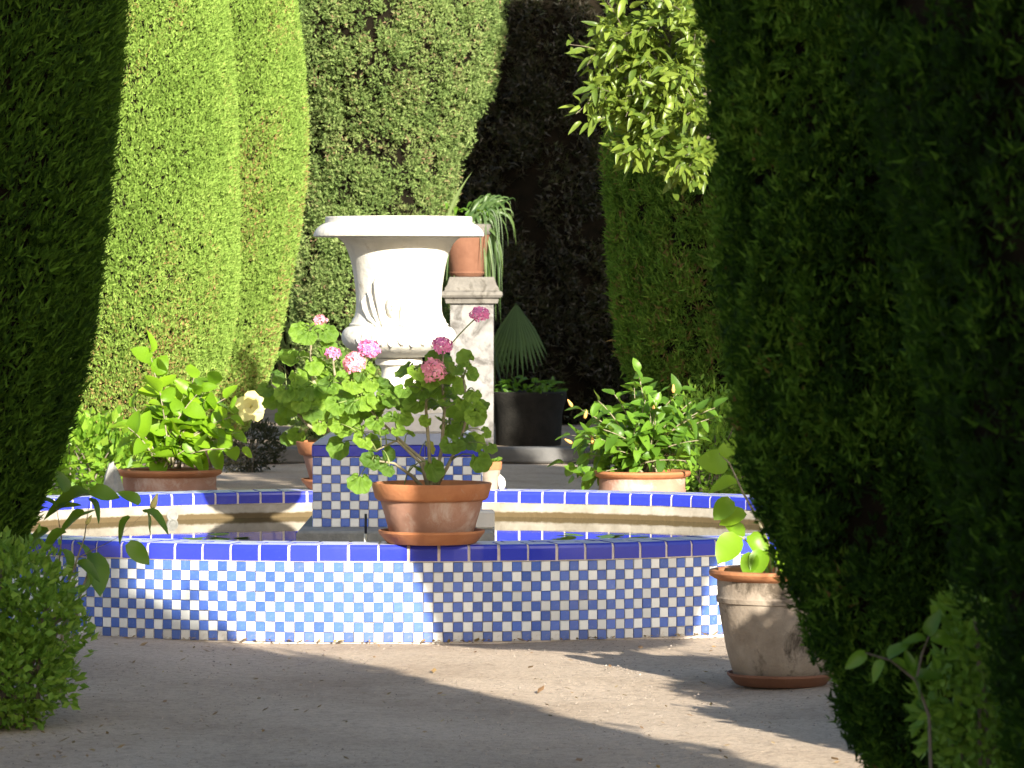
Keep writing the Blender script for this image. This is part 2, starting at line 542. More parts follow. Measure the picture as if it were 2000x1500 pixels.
def arc_tile(a, w, prof, gap):
    """a tile bent round the basin: prof is a list of (radius, z) outlines on the visible side, given thickness inwards"""
    pass


# check tiles: local frame x = along wall, y = inwards, z = up
NT = 386
TW = 2 * math.pi * R / NT
TH = WALL_Z / 8


def tile_geo(w, h, t=.009, bev=.0035):
    x, z = w / 2, h / 2
    v = [(-x, 0, -z), (x, 0, -z), (x, 0, z), (-x, 0, z), (-x, -t + bev, -z), (x, -t + bev, -z), (x, -t + bev, z), (-x, -t + bev, z),
         (-x + bev, -t, -z + bev), (x - bev, -t, -z + bev), (x - bev, -t, z - bev), (-x + bev, -t, z - bev)]
    f = [(8, 9, 10, 11)]
    for i in range(4):
        j = (i + 1) % 4
        f += [(i, j, 4 + j, 4 + i), (4 + i, 4 + j, 8 + j, 8 + i)]
    return v, f


tv, tf = tile_geo(TW - .0026, TH - .0026, .009, .0018)
M['tile_white_dirty'] = tile_mat('splashed_tile_white', (.58, .57, .54), (.36, .30, .235), .45, .85)
M['tile_blue_dirty'] = tile_mat('splashed_tile_blue', (.06, .118, .38), (.26, .24, .24), .45, .8)
dirty_me = [mesh('check_tile_white_foot', tv, tf, M['tile_white_dirty']), mesh('check_tile_blue_foot', tv, tf, M['tile_blue_dirty'])]
tile_me = [mesh('check_tile_white', tv, tf, M['tile_white']), mesh('check_tile_blue', tv, tf, M['tile_blue'])]
rest = MB()
A0 = -math.pi / 2                                    # faces the camera
cand = []
for c in range(NT):
    a = A0 + (c - NT // 2 + .5) * 2 * math.pi / NT
    for r_ in range(8):
        cand.append((abs(c - NT // 2 + .5), c, r_, a))
cand.sort()
for k, (dist_, c, r_, a) in enumerate(cand):
    m_i = (c + r_) % 2
    rr = R - .011 + random.uniform(-.0012, .0012)
    a += random.uniform(-.0004, .0004)
    loc = Vector((rr * math.cos(a), rr * math.sin(a), (r_ + .5) * TH + random.uniform(-.0008, .0008)))
    rot = a + math.pi / 2 + random.uniform(-.006, .006)
    if k < 296:
        o = obj('check_tile', (dirty_me if r_ == 0 or random.random() < .025 else tile_me)[m_i], basin, loc)
        o.rotation_euler = (random.uniform(-.02, .02), random.uniform(-.018, .018), rot + random.uniform(-.012, .012))
    else:
        mt = Matrix.Translation(loc) @ Matrix.Rotation(rot, 4, 'Z') @ Matrix.Rotation(random.uniform(-.012, .012), 4, 'X')
        rest.add([mt @ Vector(p) for p in tv], tf, m_i + (2 if r_ == 0 else 0))
stuff(rest.build('outer_check_tiles', [M['tile_white'], M['tile_blue'], M['tile_white_dirty'], M['tile_blue_dirty']], basin))


# coping tiles: bull-nosed L blocks, one row outside and one row inside
def coping_geo(ang, ro, ri, zt, depth, outward, gap):
    """radial profile from the face bottom, over the nose, along the top; angular half width ang"""
    sgn = 1 if outward else -1
    face = ro if outward else ri
    end = ri if outward else ro
    prof = [(face - sgn * .012, zt - depth), (face, zt - depth + .004), (face, zt - .022), (face - sgn * .004, zt - .009), (face - sgn * .014, zt - .001), (face - sgn * .028, zt), (end, zt + .001), (end, zt - .03)]
    v, f = [], []
    na = 3
    for (r, z) in prof:
        for i in range(na):
            a = (-1 + 2 * i / (na - 1)) * (ang - gap / 2 / r)
            v.append((r * math.sin(a), -r * math.cos(a), z))
    for k in range(len(prof) - 1):
        for i in range(na - 1):
            q = (k * na + i, k * na + i + 1, k * na + na + i + 1, k * na + na + i)
            f.append(q if outward else q[::-1])
    n_ = len(prof)
    f.append(tuple(k * na for k in range(n_)) if outward else tuple(k * na for k in range(n_))[::-1])
    f.append(tuple(k * na + na - 1 for k in range(n_))[::-1] if outward else tuple(k * na + na - 1 for k in range(n_)))
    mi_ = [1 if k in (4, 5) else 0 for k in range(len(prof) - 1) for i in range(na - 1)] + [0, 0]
    return v, f, mi_


for outward, nC in ((True, 128), (False, 115)):
    ang = math.pi / nC
    ro, ri = (R + .006, (R + RIN) / 2 + .004) if outward else ((R + RIN) / 2 - .004, RIN)
    cv, cf, cm = coping_geo(ang, ro, ri, RIM_Z, .083 if outward else .075, outward, .014)
    cme = mesh('coping_block', cv, cf, [M['tile_cobalt'], M['tile_pale']], cm)
    far = MB()
    for i in range(nC):
        a = 2 * math.pi * (i + .35) / nC
        aa = (a + math.pi) % (2 * math.pi) - math.pi         # 0 faces the camera
        jig = Matrix.Rotation(a + random.uniform(-.0006, .0006), 4, 'Z')
        dz = random.uniform(-.0015, .0015)
        seen = abs(aa) < .85 if outward else abs(aa) > math.pi - .85
        if seen:
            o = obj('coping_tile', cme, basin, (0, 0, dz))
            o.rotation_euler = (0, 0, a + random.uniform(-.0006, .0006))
        else:
            k0 = len(far.m)
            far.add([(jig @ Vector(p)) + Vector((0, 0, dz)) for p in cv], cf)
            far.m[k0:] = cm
    stuff(far.build('side_coping_tiles', [M['tile_cobalt'], M['tile_pale']], basin))

b = MB()
pd = at(345, 1008, CY + 2.6)
b.lathe([(.001, .010), (.022, .010), (.027, .006), (.038, .005), (.040, 0)], 20)
dr = b.build('overflow_cap', M['slab'], basin)
dth = math.asin((pd.x - CX) / RIN)
dr.location = (RIN * math.sin(dth), RIN * math.cos(dth) - .004, .345)
dr.rotation_euler = (math.pi / 2, 0, -dth)

wm = MB()
wm.lathe([(.001, WATER_Z), (1.0, WATER_Z), (2.0, WATER_Z), (RIN - .001, WATER_Z)], 96, c=(CX, CY, 0))
struct(wm.build('water', M['water'], smooth=True))

# ------------------------------------------------------------------ tiled plinth with slab
PW, PT = .922, 18
pt = PW / PT
plinth = thing('fountain_plinth', (CX, CY, .3), 'square check tiled plinth in the middle of the basin carrying the white urn', 'plinth')
PZ0 = .425 - .3
ROWS = 8
PB = PZ0 + ROWS * pt * .93                      # bottom of the cobalt band
ph = pt * .93
b = MB()
b.box((0, 0, PZ0 + (ROWS * ph + .07) / 2), (PW - .018, PW - .018, ROWS * ph + .07))
b.build('core', M['grout'], plinth)
b = MB()
b.box((0, 0, .0), (1.06, PW + .80, .25), 0, .012)
b.box((0, 0, -.2), (1.0, PW + .7, .16), 0)
b.build('base_slab', M['slab'], plinth)
pv, pf = tile_geo(pt - .003, ph - .003, .009, .0018)
pme = [mesh('plinth_tile_white', pv, pf, M['tile_white']), mesh('plinth_tile_blue', pv, pf, M['tile_blue'])]
rest = MB()
for side in range(4):
    rot = Matrix.Rotation(side * math.pi / 2, 4, 'Z')
    for c in range(PT):
        for r_ in range(ROWS):
            loc = rot @ Vector(((c + .5) * pt - PW / 2, -PW / 2 + .009 + random.uniform(-.001, .001), PZ0 + (r_ + .5) * ph))
            m_i = (c + r_) % 2
            if side == 0:
                o = obj('plinth_tile', pme[m_i], plinth, loc)
                o.rotation_euler = (random.uniform(-.012, .012), random.uniform(-.01, .01), random.uniform(-.006, .006))
            else:
                mt = Matrix.Translation(loc) @ rot
                rest.add([mt @ Vector(p) for p in pv], pf, m_i)
stuff(rest.build('side_plinth_tiles', [M['tile_white'], M['tile_blue']], plinth))
bz = PB
bw = PW / 3
bv_, bf_ = tile_geo(bw - .004, .064, .012, .005)
bme = mesh('band_block', bv_, bf_, M['tile_cobalt'])
# sloping glazed tiles on top of the band
sl = .09
sv = [(-bw / 2 + .003, 0, .066), (bw / 2 - .003, 0, .066), (bw / 2 - .003, sl, .066 + .055), (-bw / 2 + .003, sl, .066 + .055),
      (-bw / 2 + .003, .01, .05), (bw / 2 - .003, .01, .05), (bw / 2 - .003, sl, .095), (-bw / 2 + .003, sl, .095)]
sf = [(0, 1, 2, 3), (4, 7, 6, 5), (0, 4, 5, 1), (1, 5, 6, 2), (2, 6, 7, 3), (3, 7, 4, 0)]
for side in range(4):
    rot = Matrix.Rotation(side * math.pi / 2, 4, 'Z')
    for c in range(3):
        loc = rot @ Vector(((c + .5) * bw - PW / 2, -PW / 2 + .009, bz + .035))
        o = obj('band_tile', bme, plinth, loc)
        o.rotation_euler = (0, 0, side * math.pi / 2)
b = MB()
zt0 = bz + .069
for side in range(4):
    rot = Matrix.Rotation(side * math.pi / 2, 4, 'Z')
    h = PW / 2 + .003
    q = [(-h, -h, zt0), (h, -h, zt0), (h - sl, -h + sl, zt0 + .055), (-h + sl, -h + sl, zt0 + .055)]
    b.add([rot @ Vector(p) for p in q], [(0, 1, 2, 3)])
h = PW / 2 + .003
b.add([(-h, -h, zt0 - .002), (h, -h, zt0 - .002), (h, h, zt0 - .002), (-h, h, zt0 - .002)], [(3, 2, 1, 0)])
h -= sl
b.add([(-h, -h, zt0 + .055), (h, -h, zt0 + .055), (h, h, zt0 + .055), (-h, h, zt0 + .055)], [(0, 1, 2, 3)])
b.build('sloping_cap', M['tile_slope'], plinth)
UZ = .3 + zt0 + .055                               # urn stands here

# ------------------------------------------------------------------ urn
urn = thing('garden_urn', (CX, CY, UZ), 'large white carved stone urn with a wide flat rim on the tiled plinth', 'urn')


def uz(y):
    return 1.76 + (552 - y) / 351.2 - UZ


def prof(lst):
    return [(max(hw, .3) / 351.2, uz(y)) for hw, y in lst]


b = MB()
b.box((0, 0, (uz(806)) / 2), (.54, .54, uz(806)), 0, .012)
b.build('pedestal', M['marble'], urn)
b = MB()
b.lathe(prof([(88, 806.5), (88, 798), (84, 794), (86, 790), (80, 783), (62, 776), (50, 768), (42, 758), (37, 746), (34, 732), (34, 720), (38, 714), (45, 712), (47, 706), (45, 700), (40, 699)]), 56)
smooth_by_angle(b.build('foot', M['plaster'], urn), 35)
b = MB()


def gad(a, z):
    t = max(0, 1 - abs(z - uz(690)) / .07)
    return 1 + .016 * t * math.cos(26 * a)


b.lathe(prof([(30, 700), (52, 697), (70, 692), (88, 686), (101, 679), (109, 671), (112, 662), (112, 654), (109, 646), (103, 640), (96, 637), (97, 633), (93, 630), (91, 624), (87, 618), (84.5, 608), (83.5, 592),
              (84, 575), (85.5, 558), (88, 540), (91, 522), (95, 505), (100, 490), (106, 477), (113, 469), (120, 464.5), (120, 461)]), 104, fn=gad)
smooth_by_angle(b.build('bowl', M['plaster'], urn), 40)
b = MB()
b.lathe(prof([(119, 463.5), (164, 463.2), (166.5, 461.5), (166.8, 459), (164, 452), (160, 446), (154, 441), (148, 437.5), (144.5, 436), (143.5, 434.5), (143.5, 425.5), (142, 423.5), (132, 423.5), (125, 428), (110, 445), (96, 480), (40, 520), (.3, 522)]), 96)
smooth_by_angle(b.build('rim', M['plaster'], urn), 35)


# carved relief on the front: mask, two tall leaves, hanging swags, side knots
def on_bowl(dx, y, lift=0.0):
    """point on the front of the bowl dx photo pixels right of the axis"""
    tab = [(697, 52), (679, 101), (662, 112), (646, 109), (637, 96), (624, 91), (608, 84.5), (575, 84), (540, 88), (505, 95), (480, 104)]
    hw = tab[0][1]
    for (y0, h0), (y1, h1) in zip(tab, tab[1:]):
        if y1 <= y <= y0:
            hw = h0 + (h1 - h0) * (y0 - y) / (y0 - y1)
    if y < 480:
        hw = 104
    dx = max(-hw * .97, min(hw * .97, dx))
    r = hw / 351.2
    x = dx / 351.2
    yy = -math.sqrt(max(r * r - x * x, 0))
    k = 1 + lift / r
    return Vector((x * k, yy * k, uz(y)))


b = MB()
for sx in (-1, 1):
    # tall acanthus leaf rising beside the mask
    P_ = [on_bowl(-9 + sx * d, y, .004) for d, y in ((16, 636), (20, 620), (23, 600), (28, 580), (31, 565), (33, 552), (31, 543))]
    b.tube(P_, [.016, .024, .026, .023, .019, .014, .006], 10)
    P_ = [on_bowl(-9 + sx * d, y, .002) for d, y in ((26, 634), (34, 615), (40, 597), (44, 580), (50, 570))]
    b.tube(P_, [.014, .018, .016, .013, .005], 8)
    P_ = [on_bowl(-9 + sx * d, y, .001) for d, y in ((30, 636), (46, 622), (56, 604), (60, 588), (55, 578))]
    b.tube(P_, [.011, .015, .014, .011, .004], 8)
smooth_by_angle(b.build('carved_leaf', M['plaster'], urn), 60)
b = MB()
for k in range(9):
    a = -80 + k * 20
    P_ = [on_bowl(a + t * 16, 668 + 14 * math.sin(math.pi * t) * (1 if k % 2 else .7) - 8, .002) for t in (0, .25, .5, .75, 1)]
    b.tube(P_, [.005, .010, .013, .010, .005], 8)
for k in range(8):
    a = -70 + k * 20
    b.tube([on_bowl(a, 640, .0), on_bowl(a + 4, 655, .006), on_bowl(a + 1, 672, .006), on_bowl(a, 684, .0)], [.004, .007, .008, .003], 8)
smooth_by_angle(b.build('carved_swag', M['plaster'], urn), 60)
b = MB()
mc = on_bowl(-9, 600, .004)
HV, HF = [], []
nu, nv_ = 36, 30
for i in range(nv_ + 1):
    ph_ = math.pi * i / nv_
    for j in range(nu):
        th = 2 * math.pi * j / nu
        x, y, z = math.sin(ph_) * math.cos(th), math.sin(ph_) * math.sin(th), math.cos(ph_)
        sx = .040 * (1 - .25 * max(0, -z))
        p = Vector((x * sx, y * .046, z * .066))
        if y < 0:
            fx, fz = p.x, p.z
            p.y -= .020 * math.exp(-(fx / .007) ** 2 - ((fz + .002) / .016) ** 2)         # nose
            p.y -= .007 * math.exp(-((abs(fx) - .012) / .012) ** 2 - ((fz - .017) / .006) ** 2)  # brow
            p.y += .018 * math.exp(-((abs(fx) - .013) / .007) ** 2 - ((fz - .006) / .007) ** 2)  # eye sockets
            p.y += .014 * math.exp(-(fx / .015) ** 2 - ((fz + .028) / .004) ** 2)         # mouth
            p.y -= .004 * math.exp(-(fx / .013) ** 2 - ((fz + .034) / .006) ** 2)         # lip, beard
        HV.append(mc + p)
for i in range(nv_):
    for j in range(nu):
        k = (j + 1) % nu
        HF.append((i * nu + j, (i + 1) * nu + j, (i + 1) * nu + k, i * nu + k))
b.add(HV, HF)
b.build('carved_mask', M['plaster'], urn, smooth=True)

# ------------------------------------------------------------------ foliage machinery
WAVES = [(RG.normal(size=(7, 3)), RG.uniform(0, 6.28, 7)) for _ in range(4)]


def nz(P, k, w=0):
    K, ph_ = WAVES[w]
    return np.sin(P @ (K * k).T + ph_).sum(1) / 7 * 1.6


def sprig_tris(P, Nn, blades, L, W, up, out, jit, flat=None):
    """fans of slim pointed blades growing from the points P with outward normals Nn"""
    n = len(P)
    P = np.repeat(P, blades, 0)
    Nn = np.repeat(Nn, blades, 0)
    m = n * blades
    d = np.array([0, 0, 1.0]) * up + Nn * out + RG.normal(size=(m, 3)) * jit
    d /= np.linalg.norm(d, axis=1)[:, None]
    s = np.cross(d, RG.normal(size=(m, 3)))
    s /= np.linalg.norm(s, axis=1)[:, None] + 1e-9
    ln = L * RG.uniform(.5, 1.25, m)[:, None]
    wd = W * RG.uniform(.6, 1.3, m)[:, None]
    B = P + RG.normal(size=(m, 3)) * L * .18
    V = np.empty((m, 3, 3))
    V[:, 0] = B - s * wd / 2
    V[:, 1] = B + s * wd / 2
    V[:, 2] = B + d * ln
    return V


def ring_interp(rings, z):
    """rings: rows (z, cx, cy, rx, ry)"""
    A = np.array(sorted(rings))
    return [np.interp(z, A[:, 0], A[:, k]) for k in (1, 2, 3, 4)]


def clipped_tree(loc, rings, mat, n, L, W, label, group=None, name='cypress_tree', lump=.05, lk=2.2, face=None, up=.8, out=.55, jit=.35,
                 blades=5, tufts=0, tuft_r=.2, trunk=.12, core=None, tint0=.2, tintk=.35, core_in=.05, cat='tree', gaps=0.0):
    """rings in world coordinates; a trunk, a dense twig core and a skin of foliage sprays"""
    t = thing(name, loc, label, cat, group)
    lo = np.array(loc)
    A = np.array(sorted(rings))
    z0, z1 = A[0, 0], A[-1, 0]
    zs = np.linspace(z0, z1, 400)
    _, _, rx, ry = ring_interp(rings, zs)
    wgt = (rx + ry) / 2 + .05
    cdf = np.cumsum(wgt)
    cdf /= cdf[-1]

    def sample(m):
        z = np.interp(RG.uniform(0, 1, m), cdf, zs)
        th = RG.uniform(0, 2 * math.pi, m)
        if face is not None:                     # fewer sprays on the side that faces away from the path
            back = np.cos(th - face) < -.35
            redo = back & (RG.uniform(0, 1, m) < .75)
            th[redo] = face + RG.uniform(-1.9, 1.9, redo.sum())
        cx, cy, rx_, ry_ = ring_interp(rings, z)
        Nn = np.stack([np.cos(th), np.sin(th), np.zeros(m)], 1)
        P = np.stack([cx + rx_ * np.cos(th), cy + ry_ * np.sin(th), z], 1)
        return P, Nn

    def disp(P, Nn):
        return P + Nn * (nz(P * np.array([1, 1, .6]), lk, 0) * lump + nz(P * np.array([1, 1, .5]), lk * 3.1, 1) * lump * .4)[:, None]

    # twig core
    k1, k2 = 40, 48
    zz = np.linspace(z0, z1, k1)
    cx, cy, rx_, ry_ = ring_interp(rings, zz)
    V = []
    for i in range(k1):
        th = np.arange(k2) * 2 * math.pi / k2
        Nn = np.stack([np.cos(th), np.sin(th), np.zeros(k2)], 1)
        P = np.stack([cx[i] + rx_[i] * np.cos(th), cy[i] + ry_[i] * np.sin(th), np.full(k2, zz[i])], 1)
        P = disp(P, Nn) - Nn * (core_in + .02)
        V.append(P - lo)
    V = np.concatenate(V)
    fc = [(i * k2 + j, i * k2 + (j + 1) % k2, (i + 1) * k2 + (j + 1) % k2, (i + 1) * k2 + j) for i in range(k1 - 1) for j in range(k2)]
    fc += [tuple(range(k2))[::-1], tuple((k1 - 1) * k2 + j for j in range(k2))]
    crown = None
    # sprays
    if tufts:
        rings = [(q[0], q[1], q[2], max(q[3] - min(tuft_r * .6, .06), .05), max(q[4] - min(tuft_r * .6, .06), .05)) for q in rings]
        C, CN = sample(tufts)
        C = disp(C, CN)
        C -= CN * (RG.uniform(0, .25, tufts) * tuft_r)[:, None]
        which = RG.integers(0, tufts, n)
        D = RG.normal(size=(n, 3))
        D /= np.linalg.norm(D, axis=1)[:, None]
        D += CN[which] * .7
        D /= np.linalg.norm(D, axis=1)[:, None]
        sz = RG.uniform(.55, 1.2, tufts)[which] * tuft_r
        P = C[which] + D * (sz * RG.uniform(.55, 1.0, n))[:, None] * np.array([1, 1, 1.45])
        Nn = D
        tn = RG.uniform(0, 1, tufts)[which]
    else:
        P, Nn = sample(n)
        P = disp(P, Nn) - Nn * RG.uniform(0, core_in, n)[:, None]
        if gaps:
            keep = nz(P * np.array([1, 1, .55]), 6.5, 2) + nz(P, 13, 3) * .5 > -1.25 + gaps
            P, Nn = P[keep], Nn[keep]
        tn = np.clip(.5 + .35 * nz(P * np.array([1, 1, .5]), 2.6, 2) + .25 * nz(P * np.array([1, 1, .6]), 9, 3), 0, 1)
    top = P[:, 2] > z1 - .12
    Nn = np.where(top[:, None], Nn + np.array([0, 0, .8]), Nn)
    T = sprig_tris(P - lo, Nn, blades, L, W, up, out, jit)
    tint = np.repeat(tint0 + tintk * tn, blades)
    crown = obj('crown', tri_mesh('foliage', T, mat, tint), t)
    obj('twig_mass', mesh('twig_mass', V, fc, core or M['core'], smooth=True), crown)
    b = MB()
    cx0, cy0 = A[0, 1], A[0, 2]
    b.tube([(cx0 - lo[0], cy0 - lo[1], -.05), (cx0 - lo[0] + .02, cy0 - lo[1], z0 * .6), (A[len(A) // 2, 1] - lo[0], A[len(A) // 2, 2] - lo[1], A[len(A) // 2, 0])], [trunk * 1.25, trunk, trunk * .6], 12)
    b.build('trunk', M['bark'], t, smooth=True)
    return t


def silhouette(edges, D, cx, side, top=None, base=None, cy=None, ratio=1.0):
    """rings from a list of (px, py) on one outline at depth D; side +1: outline right of the axis"""
    out = []
    for px, py in edges:
        p = at(px, py, D)
        r = abs(p.x - cx)
        out.append((p.z, cx, cy or D, r, r * ratio))
    if top is not None:
        z, r = top
        zt = max(o[0] for o in out)
        rt = [o for o in out if o[0] == zt][0][3]
        for f_, q in ((.5, 1.02), (.8, .9), (.95, .6), (1.0, .1)):
            out.append((zt + (z - zt) * f_, cx, cy or D, rt + (r - rt) * f_ if f_ < .6 else r * q, (rt if f_ < .6 else r * q) * ratio))
    if base is not None:
        out.append((base[0], cx, cy or D, base[1], base[1] * ratio))
    return out


# ------------------------------------------------------------------ cypress trees
AV = 'clipped cypresses lining the garden path'
# right, before the large pot
e = [(1365, 0), (1376, 150), (1385, 300), (1400, 600), (1420, 780), (1445, 900), (1480, 1000), (1520, 1110), (1570, 1220), (1610, 1310), (1650, 1400), (1690, 1480)]
rg = silhouette(e, 13.0, 1.32, -1, base=(-.02, .24)) + [(2.9, 1.32, 13.0, .74, .74), (3.2, 1.32, 13.0, .62, .62), (3.55, 1.32, 13.0, .40, .40), (3.8, 1.32, 13.0, .06, .06)]
clipped_tree((1.32, 13.0, 0), rg, M['cypress_shaded'], 58000, .033, .011, 'dark clipped cypress right of the fountain, partly hiding the tall clay pot', AV, face=-math.pi * .65, lump=.05, tufts=1500, tuft_r=.085, jit=.6, core_in=.08, tint0=-.12, tintk=.62)
# right, nearest
e = [(1650, 0), (1672, 150), (1700, 300), (1742, 500), (1795, 700), (1832, 900), (1872, 1100), (1930, 1300), (1990, 1500)]
rg = silhouette(e, 11.0, 1.9, -1, top=(5.3, .75), base=(-.02, .5))
rg = [q for q in rg if q[0] < 2.6] + [(3.2, 1.9, 11.0, .93, .93), (3.8, 1.9, 11.0, .72, .72), (4.3, 1.9, 11.0, .52, .52), (4.8, 1.9, 11.0, .33, .33), (5.2, 1.9, 11.0, .06, .06)]
clipped_tree((1.9, 11.0, 0), rg, M['cypress_shaded'], 44000, .040, .0125, 'nearest and darkest clipped cypress at the right edge of the picture', AV, face=-math.pi * .7, lump=.05, tufts=1800, tuft_r=.085, jit=.6, core_in=.08, tint0=-.25, tintk=.42)
# left, near
e = [(240, 0), (232, 150), (216, 300), (190, 500), (160, 700), (125, 850), (85, 950), (40, 1050), (0, 1140), (-60, 1260)]
rg = silhouette(e, 18.4, -2.85, 1, top=(5.2, 1.0), base=(-.02, .4))
clipped_tree((-2.85, 18.4, 0), rg, M['cypress_shaded'], 48000, .050, .013, 'dark shaded clipped cypress at the left edge above the leafy low bush', AV, face=-math.pi * .3, lump=.03, gaps=.25, jit=.42, tint0=.05, tintk=.4)
# left, lit, beyond the fountain
e = [(430, -80), (440, 0), (456, 200), (467, 400), (468, 550), (456, 660), (440, 730), (405, 800), (360, 850)]
rg = silhouette(e, 34.0, -3.15, 1, top=(6.2, .8), base=(.42, .35))
clipped_tree((-3.15, 34.0, 0), rg, M['cypress_sunlit'], 104000, .034, .0125, 'bright sunlit clipped cypress on the left, the first behind the lime green pot plant', AV, face=-math.pi * .4, lump=.028, jit=.5, blades=4, tint0=.22, tintk=.45)
e = [(570, -80), (580, 0), (594, 120), (601, 250), (599, 350), (588, 450), (574, 530), (556, 620), (540, 700), (510, 780), (480, 840)]
rg = silhouette(e, 38.5, -2.75, 1, top=(6.4, .7), base=(.4, .3))
clipped_tree((-2.75, 38.5, 0), rg, M['cypress_sunlit'], 84000, .038, .0135, 'bright sunlit clipped cypress between the lime one and the ragged grey green one', AV, face=-math.pi * .4, lump=.028, jit=.5, blades=4, tint0=.22, tintk=.45)
# ragged mass behind the urn
e = [(978, -120), (985, 0), (985, 60), (958, 150), (925, 210), (900, 270), (885, 340), (872, 420), (880, 520), (880, 650), (870, 800)]
rg = silhouette(e, 45.0, -1.42, 1, top=(7.2, .9), base=(.2, .9))
clipped_tree((-1.42, 45.0, 0), rg, M['cypress_loose'], 100000, .040, .016, 'ragged grey green unclipped cypress behind the white urn', 'unclipped cypresses in the far bed', lump=.11, lk=1.5, tufts=1700, tuft_r=.15, blades=4, face=-math.pi * .45, up=.5, out=.6, jit=.6, tint0=.1, tintk=.45)
# dark cypress behind, in deep shade
rg = [(.14, .5, 51.5, .9, .9), (1.0, .55, 51.5, 1.25, 1.1), (2.2, .5, 51.5, 1.3, 1.1), (3.4, .5, 51.5, 1.25, 1.1), (5, .6, 51.5, 1.3, 1.1), (7.5, .6, 51.5, .9, .9), (8.2, .6, 51.5, .2, .2)]
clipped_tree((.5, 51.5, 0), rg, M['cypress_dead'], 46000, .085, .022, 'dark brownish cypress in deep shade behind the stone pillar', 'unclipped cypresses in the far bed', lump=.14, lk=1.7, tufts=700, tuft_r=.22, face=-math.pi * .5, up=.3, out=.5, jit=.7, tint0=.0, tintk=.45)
# shaded clipped cypress under the citrus
e = [(1188, 250), (1188, 330), (1190, 450), (1194, 560), (1208, 650), (1228, 730), (1262, 800), (1300, 860)]
rg = silhouette(e, 33.5, 1.72, -1, top=(3.0, .7), base=(.2, .35))
clipped_tree((1.72, 33.5, 0), rg, M['cypress_half_shaded'], 40000, .055, .015, 'shaded dull green clipped cypress under the pale leaved citrus tree', AV, face=-math.pi * .6, lump=.05, tufts=1500, tuft_r=.10, jit=.6, tint0=.15, tintk=.5)
# far hedge that closes the view
rg = [(.12, 0, 58, 9, .9), (3, 0, 58, 9, 1.0), (7.0, 0, 58, 9, .9), (7.6, 0, 58, 8.7, .5)]
clipped_tree((0, 58, 0), rg, M['cypress_loose'], 26000, .22, .05, 'tall dark hedge closing the view behind all the cypresses', name='tall_hedge', lump=.2, lk=1.2, face=-math.pi / 2, trunk=.2, cat='hedge', core_in=.1)


# unseen avenue and court trees, placed and sized for the shade they cast
def avenue(x, y, h, r, label):
    rg = [(.25, x, y, r * .5, r * .5), (.8, x, y, r * .85, r * .85), (1.8, x, y, r, r), (h * .6, x, y, r * 1.0, r * 1.0), (h * .88, x, y, r * .86, r * .86), (h * .97, x, y, r * .55, r * .55), (h, x, y, r * .12, r * .12)]
    clipped_tree((x, y, 0), rg, M['cypress_shaded'], 6000, .11, .04, label, AV, lump=.06, core_in=.03, blades=4)


AVENUE = [(2.28, 7.2, 9.8, 1.15, 'tall clipped cypress third from the fountain on the right of the path, beside the camera'),
          (2.6, 2.6, 8.6, 1.15, 'tall clipped cypress fourth from the fountain on the right of the path, behind the camera'),
                    (5.8, 24.0, 8.2, 1.9, 'unseen rounded dark cypress, placed for its shade, at the right edge of the fountain court'),
          (5.2, 36.0, 10.5, 1.9, 'unseen very tall broad cypress, placed for its shade, on the right beyond the citrus tree'),
          (7.5, 39.0, 11.0, 1.9, 'unseen tallest broad cypress, placed for its shade, at the far right behind the other tall one')]
for (x, y, h, r, lab) in AVENUE:
    avenue(x, y, h, r, lab)


rg = [(2.15, 2.55, 15.9, .2, .2), (2.35, 2.55, 15.9, .62, .62), (2.8, 2.55, 15.9, .76, .76), (3.4, 2.55, 15.9, .78, .78), (3.9, 2.55, 15.9, .66, .66), (4.25, 2.55, 15.9, .40, .40), (4.4, 2.55, 15.9, .08, .08)]  # unseen tree, crown and height set for its shadow on the basin
clipped_tree((2.55, 15.9, 0), rg, M['cypress_shaded'], 7000, .09, .035, 'unseen small round headed tree, shaped for its shadow, on a bare trunk beyond the two near right cypresses', None, name='round_headed_tree', lump=.06, core_in=.03, blades=4, trunk=.06)


# ------------------------------------------------------------------ leaves
def leaf_geo(w=.5, fold=.18, droop=.25, n=6, wavy=0.0, tip=1.0):
    """ovate leaf, base at origin, tip at +Y, length 1"""
    v, f = [], []
    for i in range(n + 1):
        t = i / n
        hw = w / 2 * (math.sin(math.pi * min(1, t * .94 + .06) ** .8) ** .75) * (1 if t < 1 else 0)
        z = -droop * t * t + .03 * math.sin(t * 7)
        for s in (-1, 0, 1):
            v.append((s * hw, t * tip, z + abs(s) * hw * fold * 2 + wavy * s * math.sin(t * 9)))
    for i in range(n):
        for s in (0, 1):
            a = i * 3 + s
            f.append((a, a + 1, a + 4, a + 3))
    return v, f


def round_leaf_geo(seed, cup=.22, lobes=7):
    """scalloped pelargonium leaf: base notch at origin, blade towards +Y, about 1 across"""
    rn = random.Random(seed)
    v = [(0, .12, .0)]
    f = []
    n = 28
    for ring, q in ((1, .5), (2, 1.0)):
        for i in range(n + 1):
            a = -math.pi * .5 + .22 + (2 * math.pi - .44) * i / n
            sc = 1 + (.13 * abs(math.sin((a + math.pi / 2) * lobes / 2)) - .07) * q
            r = .5 * q * sc
            x, y = r * math.cos(a), .42 + r * math.sin(a) * .92
            z = cup * (q * q) * .5 * (1 + .35 * math.sin(a * 2 + seed)) + .03 * math.cos(a * lobes) * q + rn.uniform(-.012, .012)
            v.append((x, y, z - .02 * q))
    for i in range(n):
        f.append((0, 1 + i, 2 + i))
        f.append((1 + i, 2 + n + i, 3 + n + i, 2 + i))
    return v, f


LEAF = {}


def leaf_set(key, mat, geos):
    LEAF[key] = [mesh(key, v, f, mat, smooth=True) for v, f in geos]


